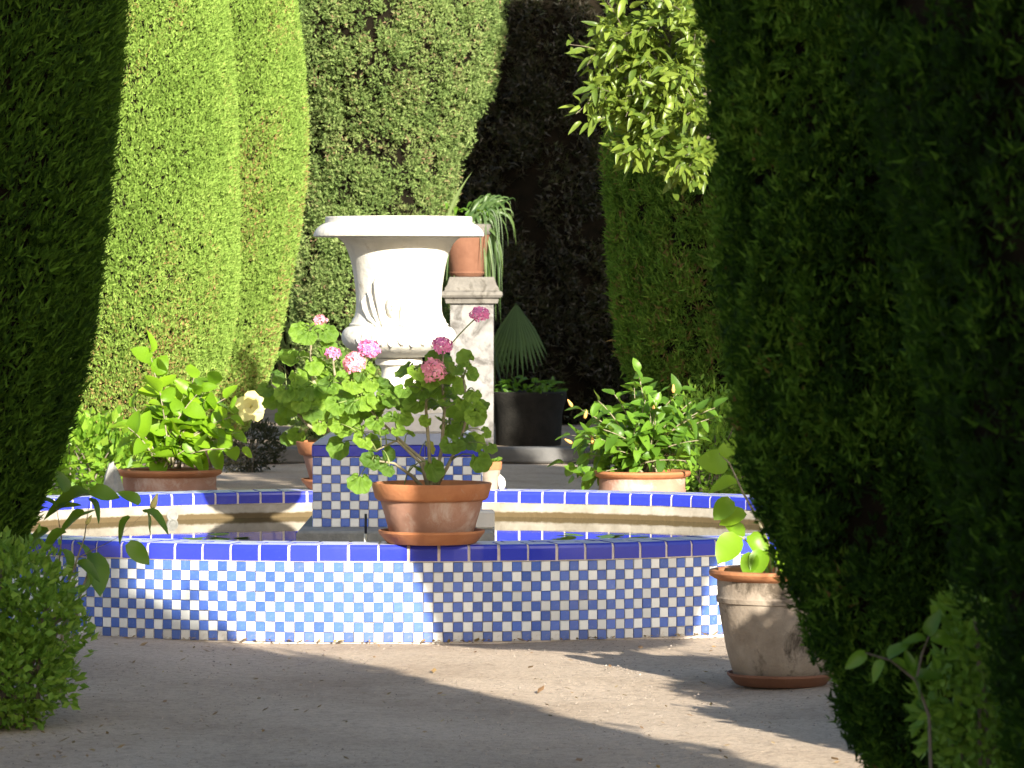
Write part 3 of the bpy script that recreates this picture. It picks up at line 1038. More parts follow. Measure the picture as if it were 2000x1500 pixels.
rl = [round_leaf_geo(k, c) for k, c in ((1, .12), (2, .3), (3, -.15), (4, .45), (5, .2))]
leaf_set('geranium_blade', M['geranium_leaf'], rl)
leaf_set('old_geranium_blade', M['geranium_old_leaf'], rl[:1])
leaf_set('lime_blade', M['lime_leaf'], [leaf_geo(.72, .2, .2), leaf_geo(.66, .3, .35), leaf_geo(.78, .1, .1)])
leaf_set('hibiscus_blade', M['hibiscus_leaf'], [leaf_geo(.55, .25, .3), leaf_geo(.5, .35, .45), leaf_geo(.6, .15, .15, wavy=.02)])
leaf_set('citrus_blade', M['citrus_leaf'], [leaf_geo(.34, .25, .25), leaf_geo(.30, .35, .4), leaf_geo(.38, .2, .1)])
leaf_set('shade_blade', M['shade_leaf'], [leaf_geo(.55, .25, .3), leaf_geo(.5, .3, .4)])


def frame(p, d, nrm, s):
    y = Vector(d).normalized()
    z = Vector(nrm) - y * Vector(nrm).dot(y)
    if z.length < 1e-4:
        z = y.orthogonal()
    z.normalize()
    x = y.cross(z)
    m = Matrix((x, y, z)).transposed().to_4x4()
    return Matrix.Translation(p) @ m @ Matrix.Scale(s, 4)


def leaf(parent, key, p, d, nrm, s, name='leaf', var=None):
    me = LEAF[key][var if var is not None else random.randrange(len(LEAF[key]))]
    o = bpy.data.objects.new(name, me)
    COL.objects.link(o)
    o.parent = parent
    o.matrix_local = frame(Vector(p) - parent.location, d, nrm, s)
    return o


def rv(s=1.0):
    return Vector((random.gauss(0, s), random.gauss(0, s), random.gauss(0, s)))


TOCAM = Vector((.1, -1, .25)).normalized()
SUNV = sd.copy()


def bezier(a, c, b, n=8):
    return [a * (1 - t) ** 2 + c * 2 * t * (1 - t) + b * t * t for t in [i / n for i in range(n + 1)]]


def flower_head(parent, p, r, mat, up=Vector((0, -.3, 1)), flat=.75, n=34):
    """pelargonium umbel of small five petalled florets"""
    b = MB()
    up = up.normalized()
    q = up.to_track_quat('Z', 'Y').to_matrix()
    for k in range(n):
        z = 1 - 1.55 * (k + .5) / n
        a = k * 2.39996
        s_ = math.sqrt(max(0, 1 - z * z))
        d = Vector((s_ * math.cos(a), s_ * math.sin(a), z * flat + .1))
        d = (q @ d)
        c = d * r * random.uniform(.8, 1.0)
        nrm = (d + rv(.25)).normalized()
        u = nrm.orthogonal().normalized()
        w = nrm.cross(u)
        for j in range(5):
            an = 2 * math.pi * j / 5 + random.random()
            e1 = u * math.cos(an) + w * math.sin(an)
            e2 = u * -math.sin(an) + w * math.cos(an)
            pl = r * random.uniform(.30, .42)
            pts = [c, c + e1 * pl * .6 + e2 * pl * .34 + nrm * pl * .15, c + e1 * pl + nrm * pl * random.uniform(-.1, .3), c + e1 * pl * .6 - e2 * pl * .34 + nrm * pl * .15]
            b.add(pts, [(0, 1, 2, 3)])
    o = b.build('flower_head', mat, parent, Vector(p) - parent.location)
    return o


def pot_body(parent, prof_body, prof_rim, mat_body, mat_rim, seg=56, wob=0.0):
    b = MB()
    b.lathe(prof_body, seg)
    o = smooth_by_angle(b.build('pot', mat_body, parent), 35)
    b = MB()
    b.lathe(prof_rim, seg)
    smooth_by_angle(b.build('rim', mat_rim, o), 35)
    return o


def saucer(parent, r, h, mat):
    b = MB()
    b.lathe([(.001, 0), (r * .80, 0), (r * .84, .004), (r, h * .82), (r * 1.0, h), (r * .965, h), (r * .93, h * .8), (r * .8, .014), (.001, .014)], 56)
    return smooth_by_angle(b.build('saucer', mat, parent), 35)


def soil(parent, r, z):
    b = MB()
    v, f = [(0, 0, z + .02)], []
    for q in (.5, 1.0):
        for i in range(24):
            a = 2 * math.pi * i / 24
            v.append((r * q * math.cos(a), r * q * math.sin(a), z + random.uniform(-.006, .012) * (1 if q < 1 else 0)))
    for i in range(24):
        j = (i + 1) % 24
        f += [(0, 1 + i, 1 + j), (1 + i, 25 + i, 25 + j, 1 + j)]
    b.add(v, f)
    return b.build('soil', M['soil'], parent)


def geranium_pot(loc, label, group):
    t = thing('potted_geranium', loc, label, 'potted plant', group)
    saucer(t, .262, .066, M['terracotta_rim'])
    zb = .016
    pot_body(t, [(.001, zb), (.192, zb), (.198, zb + .006), (.256, .222), (.256, .235)],
             [(.254, .212), (.266, .214), (.279, .226), (.296, .292), (.294, .298), (.284, .299), (.278, .294), (.250, .235), (.215, .1)], M['terracotta'], M['terracotta_rim'])
    soil(t, .268, .262)
    return t


def geranium_leaves(t, D, specs, soil_pt, key='geranium_blade', stem_nodes=None, dz=.22):
    """specs: (px, py, size px, lean) main leaves with petioles to the nearest stem node"""
    b = MB()
    for sp in specs:
        px, py, s = sp[:3]
        k = sp[3] if len(sp) > 3 else key
        dd = sp[4] if len(sp) > 4 else random.uniform(-dz, dz)
        p = at(px, py, D + dd)
        size = s / F * (D + dd) * 1.0
        node = min(stem_nodes, key=lambda q: (q - p).length + max(0, q.z - p.z) * 1.2)
        out = (p - node)
        out.z *= .3
        if out.length < .02:
            out = rv(.1)
        out.normalize()
        nrm = (Vector((0, -.15, .35)) + SUNV * .85 + out * .3 + rv(.30)).normalized()
        d = (out * .7 + Vector((0, 0, -.55)) + rv(.3)).normalized()
        y = (d - nrm * d.dot(nrm)).normalized()
        base = p - y * size * .42
        leaf(t, k, base, y, nrm, size)
        b.tube([v - t.location for v in bezier(node, (node + base) / 2 + Vector((0, 0, .04)), base + y * size * .1, 4)], [.004, .0035, .003, .003, .0025], 4)
    return b


# ------------------------------------------------------------------ front geranium on the near rim
FD = 21.74
fp = at(843, 1068, FD)
ger = geranium_pot((fp.x, FD, RIM_Z + .001), 'large terracotta pot of pink geraniums standing on the near rim of the fountain', 'potted geraniums on the fountain rim')
sp0 = at(838, 958, FD)
sp0.z = RIM_Z + .265
stems = [[(835, 958), (828, 900), (790, 868), (740, 820), (700, 775)],
         [(838, 958), (822, 905), (775, 860), (735, 880)],
         [(842, 958), (838, 880), (832, 800), (833, 760), (842, 740)],
         [(846, 958), (862, 880), (868, 800), (862, 730), (866, 690)],
         [(848, 958), (872, 915), (900, 860), (915, 800), (905, 740)],
         [(832, 960), (805, 930), (770, 905), (735, 900)]]
nodes = []
b = MB()
for i, st in enumerate(stems):
    dd = [0, -.08, .02, .1, -.05, -.12][i]
    P_ = [at(x, y, FD + dd * k / (len(st) - 1)) for k, (x, y) in enumerate(st)]
    n_ = len(P_)
    b.tube([p - ger.location for p in P_], [.011 - .0065 * k / (n_ - 1) for k in range(n_)], 7)
    for k in range(n_ - 1):
        for q in (.25, .5, .75, 1):
            if k > 0:
                nodes.append(P_[k].lerp(P_[k + 1], q))
b.build('stem', M['wood_stem'], ger, smooth=True)
Z = lambda x, y: (500 + x / 2.727, 550 + y / 2.727)
main = [(440, 885, 138), (550, 1070, 132), (735, 1125, 142), (865, 1000, 80), (935, 1005, 140), (690, 920, 100), (600, 970, 118), (660, 960, 110), (925, 880, 92, 'old_geranium_blade'), (1045, 890, 140), (1050, 680, 150), (1040, 790, 130),
        (780, 730, 120), (880, 590, 90), (960, 580, 120), (1000, 420, 140), (1110, 410, 105), (1145, 490, 95), (1125, 600, 110), (1170, 720, 120), (1185, 690, 100), (1140, 850, 115), (1190, 965, 125),
        (1245, 890, 85), (630, 760, 105), (560, 860, 115), (620, 860, 105), (425, 760, 95), (500, 720, 110), (540, 640, 110), (640, 640, 112), (655, 540, 95), (700, 650, 85), (760, 650, 100), (830, 560, 92),
        (780, 590, 92), (480, 620, 100), (580, 560, 95), (620, 500, 85), (720, 740, 95), (660, 800, 95), (760, 800, 85), (820, 650, 80), (930, 660, 95), (900, 740, 70), (1010, 520, 110), (940, 400, 90), (1070, 560, 105),
        (1090, 760, 95), (985, 740, 80), (700, 1000, 85), (540, 780, 90), (590, 700, 90), (560, 500, 80), (870, 480, 80), (1060, 470, 90), (520, 560, 85), (460, 680, 80), (820, 810, 60), (1230, 800, 70)]
specs = []
for q in main:
    x, y = Z(q[0], q[1])
    specs.append((x, y, q[2] / 2.727 * 1.02) + tuple(q[3:]))
for k in range(48):
    a_, q_ = random.uniform(0, 6.28), math.sqrt(random.random())
    x, y = Z(*random.choice([(560 + 170 * q_ * math.cos(a_), 680 + 170 * q_ * math.sin(a_)), (470 + 150 * q_ * math.cos(a_), 660 + 150 * q_ * math.sin(a_)), (700 + 130 * q_ * math.cos(a_), 620 + 110 * q_ * math.sin(a_)), (880 + 200 * q_ * math.cos(a_), 620 + 170 * q_ * math.sin(a_)), (1080 + 110 * q_ * math.cos(a_), 720 + 230 * q_ * math.sin(a_))]))
    specs.append((x, y, random.uniform(32, 48)))
b = geranium_leaves(ger, FD, specs, sp0, stem_nodes=nodes)
heads = [((600, 362), 60, 'petal'), ((525, 440), 58, 'petal_salmon'), ((992, 342), 54, 'petal'), ((942, 482), 66, 'petal_salmon'), ((1192, 178), 50, 'petal')]
for (c, r, mk) in heads:
    x, y = Z(*c)
    p = at(x, y, FD + (-.15 if mk == 'petal_salmon' else .05))
    rr = r / 2.727 / F * FD
    flower_head(ger, p, rr, M[mk], up=Vector((random.uniform(-.3, .3), -.5, 1)), flat=.62 if mk == 'petal' else .95, n=44)
    nd = min(nodes, key=lambda q: (q - p).length)
    b.tube([v - ger.location for v in bezier(nd, (nd + p) / 2 + Vector((.01, 0, .03)), p, 5)], .0035, 5)
stuff(b.build('petiole', M['green_stem'], ger, smooth=True))

# ------------------------------------------------------------------ rear geranium on the far rim
BD = CY + R - .16
bp = at(671, 950, BD)
ger2 = geranium_pot((bp.x, BD, RIM_Z + .001), 'second pot of pink geraniums on the far rim, half hidden behind the tiled plinth', 'potted geraniums on the fountain rim')
stems = [[(660, 860), (640, 800), (610, 740), (607, 690), (608, 640)],
         [(662, 860), (610, 810), (560, 780), (530, 750)],
         [(668, 860), (660, 790), (655, 740), (650, 700)],
         [(672, 860), (690, 800), (700, 740), (706, 700)],
         [(655, 860), (600, 830), (575, 800), (560, 760)],
         [(676, 860), (700, 820), (715, 780), (730, 740)]]
nodes2 = []
b = MB()
for i, st in enumerate(stems):
    dd = [.05, -.1, .1, .0, .15, -.1][i]
    P_ = [at(x, y, BD + dd * k / (len(st) - 1)) for k, (x, y) in enumerate(st)]
    n_ = len(P_)
    b.tube([p - ger2.location for p in P_], [.013 - .007 * k / (n_ - 1) for k in range(n_)], 6)
    for k in range(n_ - 1):
        for q in (.25, .5, .75, 1):
            if k > 0:
                nodes2.append(P_[k].lerp(P_[k + 1], q))
b.build('stem', M['wood_stem'], ger2, smooth=True)
specs = []
poly = [(520, 760, 30), (530, 790, 34), (548, 740, 30), (552, 770, 36), (565, 800, 38), (560, 855, 30), (575, 830, 34), (580, 765, 38), (585, 735, 34), (565, 705, 36), (590, 650, 42), (600, 660, 34), (585, 632, 30),
        (625, 640, 34), (640, 655, 36), (635, 690, 40), (612, 715, 36), (600, 750, 40), (615, 780, 40), (605, 815, 36), (640, 735, 40), (645, 765, 40), (635, 800, 40), (655, 720, 36), (670, 745, 40), (672, 780, 38), (665, 815, 36),
        (690, 730, 38), (700, 760, 38), (695, 795, 36), (710, 725, 34), (720, 770, 34), (625, 830, 30), (590, 790, 34), (575, 750, 30), (660, 695, 30), (540, 755, 28), (570, 780, 34), (620, 755, 36), (650, 790, 34), (555, 815, 28), (545, 775, 28),
        (600, 700, 30), (630, 720, 32), (680, 710, 30), (610, 795, 34), (585, 815, 30), (690, 770, 34), (640, 680, 30)]
poly += [(random.gauss(600, 38), random.gauss(770, 30), random.uniform(28, 38)) for _ in range(14)] + [(random.gauss(680, 28), random.gauss(765, 28), random.uniform(28, 38)) for _ in range(8)]
for (x, y, s) in poly:
    specs.append((x + random.uniform(-5, 5), y + random.uniform(-5, 5), s * 1.15))
b = geranium_leaves(ger2, BD, specs, None, stem_nodes=nodes2, dz=.28)
for (x, y, r, mk) in ((626, 627, 13, 'petal_salmon'), (650, 692, 16, 'petal')):
    p = at(x, y, BD - .1)
    flower_head(ger2, p, r / F * BD, M[mk], n=26)
    nd = min(nodes2, key=lambda q: (q - p).length)
    b.tube([v - ger2.location for v in bezier(nd, (nd + p) / 2, p, 4)], .0035, 4)
stuff(b.build('petiole', M['green_stem'], ger2, smooth=True))


# ------------------------------------------------------------------ tall clay pots on the ground round the basin
def tall_pot(t, s=1.0, old=False, r=.30):
    k = r / .30
    body = [(.001, .03), (.195 * k, .03), (.205 * k, .04), (.238 * k, .16), (.262 * k, .29), (.272 * k, .36), (.274 * k, .375), (.282 * k, .38), (.284 * k, .40), (.278 * k, .41), (.280 * k, .47), (.278 * k, .49)]
    rim = [(.276 * k, .478), (.292 * k, .486), (.310 * k, .498), (.316 * k, .512), (.312 * k, .524), (.296 * k, .528), (.276 * k, .52), (.262 * k, .47), (.25 * k, .38)]
    pot_body(t, [(a, z * s) for a, z in body], [(a, z * s) for a, z in rim], M['terracotta_old'] if old else M['terracotta'], M['terracotta_rim'])
    saucer(t, .235 * k, .055, M['terracotta_rim'] if not old else M['terracotta_brown'])
    soil(t, .265 * k, .485 * s)


def bush(t, D, root_px, tips, key, size_px, gap=.045, spread=.22, start=.35, name='leaf', r0=.008, flat=.5, droop=.2, leafjit=.35, n_max=999):
    """stems from the pot mouth to the given outline, leaves set alternately along them"""
    b = MB()
    cnt = 0
    for (tx, ty) in tips:
        dd = random.uniform(-spread, spread)
        a = at(root_px[0] + random.uniform(-30, 30), root_px[1], D + random.uniform(-.1, .1))
        e_ = at(tx, ty, D + dd)
        mid = a.lerp(e_, .5) + Vector(((a.x - e_.x) * .25, 0, abs(e_.x - a.x) * .18))
        pts = bezier(a, mid, e_, 10)
        b.tube([p - t.location for p in pts], [r0 * (1 - .7 * i / 10) for i in range(11)], 5)
        ln = (e_ - a).length
        m = max(2, int(ln * (1 - start) / gap))
        for k in range(m + 1):
            if cnt >= n_max:
                break
            u = start + (1 - start) * k / m
            i = min(9, int(u * 10))
            p = pts[i].lerp(pts[i + 1], u * 10 - i)
            tan = (pts[i + 1] - pts[i]).normalized()
            an = k * 2.4 + random.uniform(-.5, .5) + tx
            q = tan.orthogonal().normalized()
            rad = (q * math.cos(an) + tan.cross(q) * math.sin(an))
            d = (rad * .9 + tan * (.55 if k < m else 1.5) + Vector((0, 0, -droop * .5)) + rv(.15)).normalized()
            nrm = (Vector((0, 0, flat)) + SUNV * .6 + rv(leafjit)).normalized()
            leaf(t, key, p, d, nrm, size_px / F * D * random.uniform(.75, 1.2) * (.8 if k == m else 1), name)
            cnt += 1
    b.build('stem', M['wood_stem'], t, smooth=True)
    return b


PD = 29.0
lp = at(331, 935, PD)
lime = thing('potted_shrub', (lp.x, PD, 0), 'clay pot of lime green round leaves with one pale yellow flower, behind the basin', 'potted plant', 'potted shrubs standing round the basin')
tall_pot(lime, 1.02, r=.33)
tips = [(293, 688), (297, 715), (312, 765), (347, 785), (378, 738), (395, 760), (412, 750), (440, 778), (465, 800), (262, 795), (250, 835), (455, 850), (472, 878), (280, 850), (330, 820), (368, 815), (400, 800), (420, 868), (300, 885), (360, 880), (430, 830), (320, 790), (255, 860), (385, 845), (340, 860), (450, 815)]
bush(lime, PD, (331, 915), tips, 'lime_blade', 47, gap=.052, spread=.26, start=.25)
# the yellow flower at the end of a twig
yf = at(490, 795, PD - .05)
b = MB()
for j in range(5):
    an = 2 * math.pi * j / 5 + .3
    e1 = Vector((math.cos(an), .15, math.sin(an)))
    e2 = Vector((-math.sin(an), 0, math.cos(an)))
    nn = Vector((.2, -1, .2))
    s_ = .105
    rows = []
    for i in range(5):
        u = i / 4
        w_ = s_ * .52 * math.sin(math.pi * (.12 + .78 * u)) ** .8
        for q in (-1, 0, 1):
            rows.append(e1 * s_ * u + e2 * w_ * q + nn * (s_ * (.35 * math.sin(u * 2.2) - .25 * u * u) + .012 * math.sin(q * 2 + u * 9)))
    b.add(rows, [(i * 3 + q, i * 3 + q + 1, i * 3 + q + 4, i * 3 + q + 3) for i in range(4) for q in (0, 1)])
b.tube([Vector((0, 0, 0)), Vector((.01, -.06, .01)), Vector((.015, -.09, .02))], [.006, .005, .007], 6)
b.build('flower', M['petal_yellow'], lime, yf - lime.location, smooth=True)
b = MB()
b.tube([v - lime.location for v in bezier(at(380, 880, PD), at(450, 840, PD), yf, 6)], .005, 5)
b.build('twig', M['green_stem'], lime)


def bud(t, p, d, ln, mat):
    b = MB()
    b.lathe([(.001, 0), (.16, .12), (.2, .35), (.15, .62), (.08, .88), (.001, 1)], 10)
    o = b.build('flower_bud', mat, t, smooth=True)
    o.matrix_local = Matrix.Translation(p - t.location) @ Vector(d).to_track_quat('Z', 'Y').to_matrix().to_4x4() @ Matrix.Scale(ln, 4)
    return o


rp = at(1254, 940, PD)
hib = thing('potted_shrub', (rp.x, PD, 0), 'terracotta pot of dark green hibiscus with closed orange buds, behind the basin', 'potted plant', 'potted shrubs standing round the basin')
tall_pot(hib, 1.0, r=.305)
tips = [(1247, 725), (1250, 745), (1168, 782), (1200, 770), (1290, 768), (1330, 762), (1350, 785), (1112, 850), (1100, 905), (1122, 935), (1150, 850), (1182, 830), (1230, 800), (1270, 795), (1300, 830), (1345, 840), (1365, 860), (1205, 880), (1255, 870), (1312, 890), (1162, 925), (1150, 890), (1220, 840), (1285, 860), (1135, 800), (1180, 800), (1320, 800), (1265, 770), (1240, 900), (1340, 900)]
tips2 = [(random.gauss(1260, 70), random.gauss(850, 40)) for _ in range(24)] + [(random.gauss(1350, 40), random.gauss(830, 35)) for _ in range(12)]
bush(hib, PD, (1254, 922), tips + tips2, 'hibiscus_blade', 36, gap=.042, spread=.28, start=.3, flat=.6)
for (x, y, dx, dz_) in ((1118, 795, -.5, .8), (1142, 818, .2, .9), (1118, 866, -.8, .45), (1277, 808, -.05, 1), (1315, 768, .0, 1), (1158, 868, -.1, .9)):
    p = at(x, y, PD - .2)
    bud(hib, p, (dx, -.2, dz_), .062, M['bud'])

# large clay pot on the path at the right
QD = 19.3
qp = at(1525, 1340, QD)
big = thing('potted_shrub', (qp.x, QD, .004), 'tall grey stained clay pot with one leafy stem, standing on the path', 'potted plant', 'potted shrubs standing round the basin')
tall_pot(big, .96, old=True, r=.30)
b = MB()
P_ = [at(x, y, QD) for x, y in ((1505, 1120), (1500, 1060), (1478, 1010), (1450, 960), (1425, 905), (1405, 885))]
b.tube([p - big.location for p in P_], [.008, .007, .006, .005, .004, .003], 6)
P2 = [at(x, y, QD) for x, y in ((1508, 1120), (1490, 1085), (1450, 1050), (1420, 1040))]
b.tube([p - big.location for p in P2], [.006, .005, .004, .003], 6)
P3 = [at(x, y, QD + .1) for x, y in ((1515, 1120), (1530, 1040), (1525, 980))]
b.tube([p - big.location for p in P3], [.006, .005, .004], 6)
b.build('stem', M['wood_stem'], big, smooth=True)
for (x, y, s, dx, dz_) in ((1420, 905, 60, -1, .1), (1413, 893, 40, .5, .8), (1440, 945, 52, -1, -.05), (1428, 975, 48, -.5, -.6), (1455, 1000, 52, -.7, -.3), (1480, 1010, 55, .6, -.1), (1440, 1045, 62, -.6, -.8), (1465, 1045, 56, .5, -.6), (1425, 1065, 40, -.5, -.7),
                       (1485, 1060, 60, .3, -.8), (1490, 1075, 52, -.3, -.8), (1505, 1080, 48, .6, -.6), (1470, 1080, 45, -.3, -.9), (1520, 1000, 52, .6, .2), (1530, 1040, 52, .7, -.4), (1510, 980, 46, -.4, .5), (1455, 1040, 40, -.8, .3)):
    p = at(x, y, QD + random.uniform(-.1, .1))
    d = Vector((dx, random.uniform(-.5, .1), dz_))
    leaf(big, 'lime_blade', p, d, Vector((.2, -.7, .7)) + rv(.3), s / F * QD * 1.1)

# small pot and a chip of stone on the far rim, right of the plinth
sp_ = at(958, 950, BD)
small = thing('small_pot', (sp_.x, BD, RIM_Z + .001), 'small clay pot with a red rim on the far basin rim right of the plinth', 'pot')
pot_body(small, [(.001, 0), (.046, 0), (.05, .005), (.062, .125)], [(.061, .12), (.068, .122), (.072, .168), (.068, .172), (.060, .17), (.055, .09)], M['terracotta_old'], M['terracotta_rim'], 28)
soil(small, .058, .15)
for k in range(7):
    a = k * .9
    leaf(small, 'geranium_blade', small.location + Vector((.02 * math.cos(a), .02 * math.sin(a), .16)), (math.cos(a), math.sin(a), .5), (math.cos(a) * -.3, -.4, 1), .07)


def rock(name, loc, s, mat, seed, label, cat='stone'):
    rn = random.Random(seed)
    b = MB()
    v, f = [], []
    nu, nv2 = 12, 8
    ph1, ph2 = rn.uniform(0, 6), rn.uniform(0, 6)
    for i in range(nv2 + 1):
        a = math.pi * i / nv2
        for j in range(nu):
            t_ = 2 * math.pi * j / nu
            q = 1 + .16 * math.sin(3 * t_ + ph1) * math.sin(a) + .12 * math.sin(2 * a + ph2 + t_)
            v.append((s[0] * q * math.sin(a) * math.cos(t_), s[1] * q * math.sin(a) * math.sin(t_), s[2] * (1 + q * math.cos(a)) * .98))
    for i in range(nv2):
        for j in range(nu):
            k = (j + 1) % nu
            f.append((i * nu + j, (i + 1) * nu + j, (i + 1) * nu + k, i * nu + k))
    b.add(v, f)
    return tag(b.build(name, mat, None, loc), label, cat)


p = at(978, 950, BD)
rock('stone_chip', (p.x, BD - .02, RIM_Z), (.026, .03, .045), M['marble'], 3, 'pale chip of stone beside the small pot on the far rim')
p = at(948, 1040, CY - .62)
b = MB()
b.box((0, 0, .05), (.10, .16, .10), 0, .012)
b.box((-.05, .05, .075), (.05, .12, .15), 0, .012)
tag(b.build('marble_block', M['marble'], None, (p.x, CY - .62, .426)), 'small pale marble block on the slab right of the tiled plinth', 'stone')
p = at(220, 955, 28.6)
rock('grey_stone', (p.x, 28.7, 0), (.08, .09, .29), M['slab'], 5, 'rounded grey stone beside the left pot behind the basin')

# little pipe standing up in the water near the rim
p = at(720, 1060, 21.98 + .45)
pipe = thing('water_pipe', (p.x, CY - RIN + .06, .25), 'thin upright pipe, white below and black above, inside the near rim', 'pipe')
b = MB()
b.tube([(0, 0, 0), (0, 0, .262)], .009, 10)
b.build('lower_pipe', M['pipe_white'], pipe, smooth=True)
b = MB()
b.tube([(0, 0, .2622), (0, 0, .36)], .0065, 10)
b.build('upper_pipe', M['pipe_dark'], pipe, smooth=True)

# lily leaves on the water
lv, lf = round_leaf_geo(9, .02, 1)
lily_me = mesh('lily_blade', [(x, y - .4, z * .25 + .004) for x, y, z in lv], lf, M['lily'])
for k in range(26):
    left = k < 14
    px = random.uniform(330, 480) if left else random.uniform(1080, 1270)
    D = random.uniform(24.15, 25.3)
    x = (px - 1000) / F * D
    o = obj('lily_leaf', lily_me, None, (x, D, WATER_Z + .001 + k * .0003))
    o.rotation_euler = (random.uniform(-.12, .12), random.uniform(-.12, .12), random.uniform(0, 6.28))
    q = random.uniform(.09, .17)
    o.scale = (q, q, q)
    tag(o, 'small green floating leaf on the water in the left part of the basin' if left else 'small green floating leaf on the water in the right part of the basin', 'water plant', 'floating leaves on the left of the pool' if left else 'floating leaves on the right of the pool')

# ------------------------------------------------------------------ stone pillar, its pot, planter, palm
CD = 43.0 + .75
cp = at(922, 700, CD)
pil = thing('stone_pillar', (cp.x, CD, .12), 'weathered square stone pillar with a moulded cap behind the urn', 'pillar')
W_ = 84 / F * CD
zc0 = at(900, 594, CD).z - .12
zc1 = at(900, 541, CD).z - .12
b = MB()
b.box((0, 0, zc0 / 2), (W_, W_, zc0), 0, .008)
b.build('shaft', M['stone_pale'], pil)
hc = zc1 - zc0
b = MB()


def sq(prof_):
    v, f = [], []
    for (h_, z) in prof_:
        v += [(-h_, -h_, z), (h_, -h_, z), (h_, h_, z), (-h_, h_, z)]
    for k in range(len(prof_) - 1):
        for i in range(4):
            j = (i + 1) % 4
            f.append((k * 4 + i, k * 4 + j, k * 4 + 4 + j, k * 4 + 4 + i))
    f.append((3, 2, 1, 0))
    n_ = len(prof_) * 4
    f.append((n_ - 4, n_ - 3, n_ - 2, n_ - 1))
    return v, f


w2 = W_ / 2
b.add(*sq([(w2 * 1.02, zc0 + .002), (w2 * 1.20, zc0 + .01), (w2 * 1.24, zc0 + .05), (w2 * 1.18, zc0 + .055), (w2 * 1.34, zc0 + .065), (w2 * 1.43, zc0 + .09), (w2 * 1.40, zc0 + .12), (w2 * 1.26, zc0 + .135), (w2 * 1.24, zc0 + .16), (w2 * 1.14, zc0 + .19), (w2 * 1.05, zc0 + .25), (w2 * 1.03, zc1)]))
b.build('cap', M['stone'], pil)

pt_ = at(912, 537, CD)
pp = thing('potted_spider_plant', (pt_.x, CD, .12 + zc1 + .001), 'brown clay pot of striped trailing blade leaves on top of the stone pillar', 'potted plant')
k_ = CD / F
b = MB()
saucer(pp, 36 * k_, 10 * k_, M['terracotta_brown'])
pot_body(pp, [(.001, .012), (31 * k_, .012), (32 * k_, .018), (45 * k_, 80 * k_), (46 * k_, 84 * k_)], [(45 * k_, 82 * k_), (48 * k_, 83 * k_), (49 * k_, 102 * k_), (46 * k_, 103 * k_), (43 * k_, 95 * k_), (34 * k_, 60 * k_)], M['terracotta_brown'], M['stone'], 40)
soil(pp, 44 * k_, 92 * k_)


def blade(t, a, c, e_, w, mat, name='leaf'):
    pts = bezier(a, c, e_, 8)
    v, f = [], []
    for i, p in enumerate(pts):
        u = i / 8
        tan = (pts[min(i + 1, 8)] - pts[max(i - 1, 0)]).normalized()
        s_ = tan.cross(Vector((.1, -1, .25))).normalized()
        hw = w * (.55 + .45 * math.sin(math.pi * min(1, u + .2))) * (1 - u ** 3) + .0006
        nn = s_.cross(tan) * hw * .4
        v += [p - s_ * hw + nn - t.location, p - t.location, p + s_ * hw + nn - t.location]
    for i in range(8):
        for q in (0, 1):
            f.append((i * 3 + q, i * 3 + q + 1, i * 3 + q + 4, i * 3 + q + 3))
    return obj(name, mesh('blade', v, f, mat, smooth=True), t)


top = Vector((pt_.x, CD, .12 + zc1 + 95 * k_))
blade(pp, top + Vector((-.2, 0, 0)), at(880, 390, CD), at(922, 336, CD), .022, M['blade_leaf'])
for k in range(84):
    ex = random.uniform(945, 1010)
    ey = random.uniform(385, 640)
    if ey > 500:
        ex = random.uniform(940, 985)
    if k % 8 == 0:
        ex, ey = random.uniform(868, 890), random.uniform(560, 680)
    e_ = at(ex, ey, CD + random.uniform(-.25, .2))
    if ey > 560:
        e_.y = CD + random.choice((-.1, .38))
    a = top + Vector((random.uniform(-.08, .14), random.uniform(-.12, .1), 0))
    c = at(930 + (ex - 930) * 1.0, random.uniform(330, 400) if ey < 520 else random.uniform(370, 430), CD)
    c.y = (a.y + e_.y) / 2
    blade(pp, a, c, e_, random.uniform(.010, .018), M['blade_leaf'])
for k in range(26):
    p = at(random.uniform(862, 955), random.uniform(392, 432), CD + random.uniform(-.15, .15))
    leaf(pp, 'hibiscus_blade', p, rv() + Vector((0, 0, .3)), Vector((0, -.3, 1)) + rv(.4), .075)

# stone planter, deep shade in its colour, with low green plants
TD = 44.4
tp = at(1032, 865, TD)
plt = thing('stone_planter', (tp.x, TD, .12), 'mossy stone planter, deep shade in its colour, filled with low green plants right of the pillar', 'planter')
k_ = TD / F
b = MB()
b.lathe([(.001, 0), (62 * k_, 0), (64 * k_, 6 * k_), (66 * k_, 60 * k_), (70 * k_, 80 * k_), (74 * k_, 90 * k_), (75 * k_, 104 * k_), (72 * k_, 107 * k_), (66 * k_, 105 * k_), (63 * k_, 92 * k_), (.001, 96 * k_)], 40)
smooth_by_angle(b.build('trough', M['shaded_stone'], plt), 40)
for k in range(90):
    r_ = 66 * k_ * math.sqrt(random.random())
    a = random.uniform(0, 6.28)
    p = plt.location + Vector((r_ * math.cos(a), r_ * math.sin(a), 98 * k_ + random.uniform(0, .18) * (1 - (r_ / (80 * k_)) ** 2)))
    leaf(plt, 'shade_blade', p, Vector((math.cos(a), math.sin(a), .5)) + rv(.4), Vector((0, -.2, 1)) + rv(.4), random.uniform(.08, .12))

# fan palm behind the pillar
FPD = 46.2
fpp = at(985, 800, FPD)
palm = thing('fan_palm', (fpp.x, FPD, .12), 'young fan palm with pleated pale green fans behind the planter', 'palm')
b = MB()
b.tube([(0, 0, 0), (0, 0, .25), (.01, 0, .45)], [.09, .10, .06], 10)
b.build('trunk', M['bark'], palm, smooth=True)


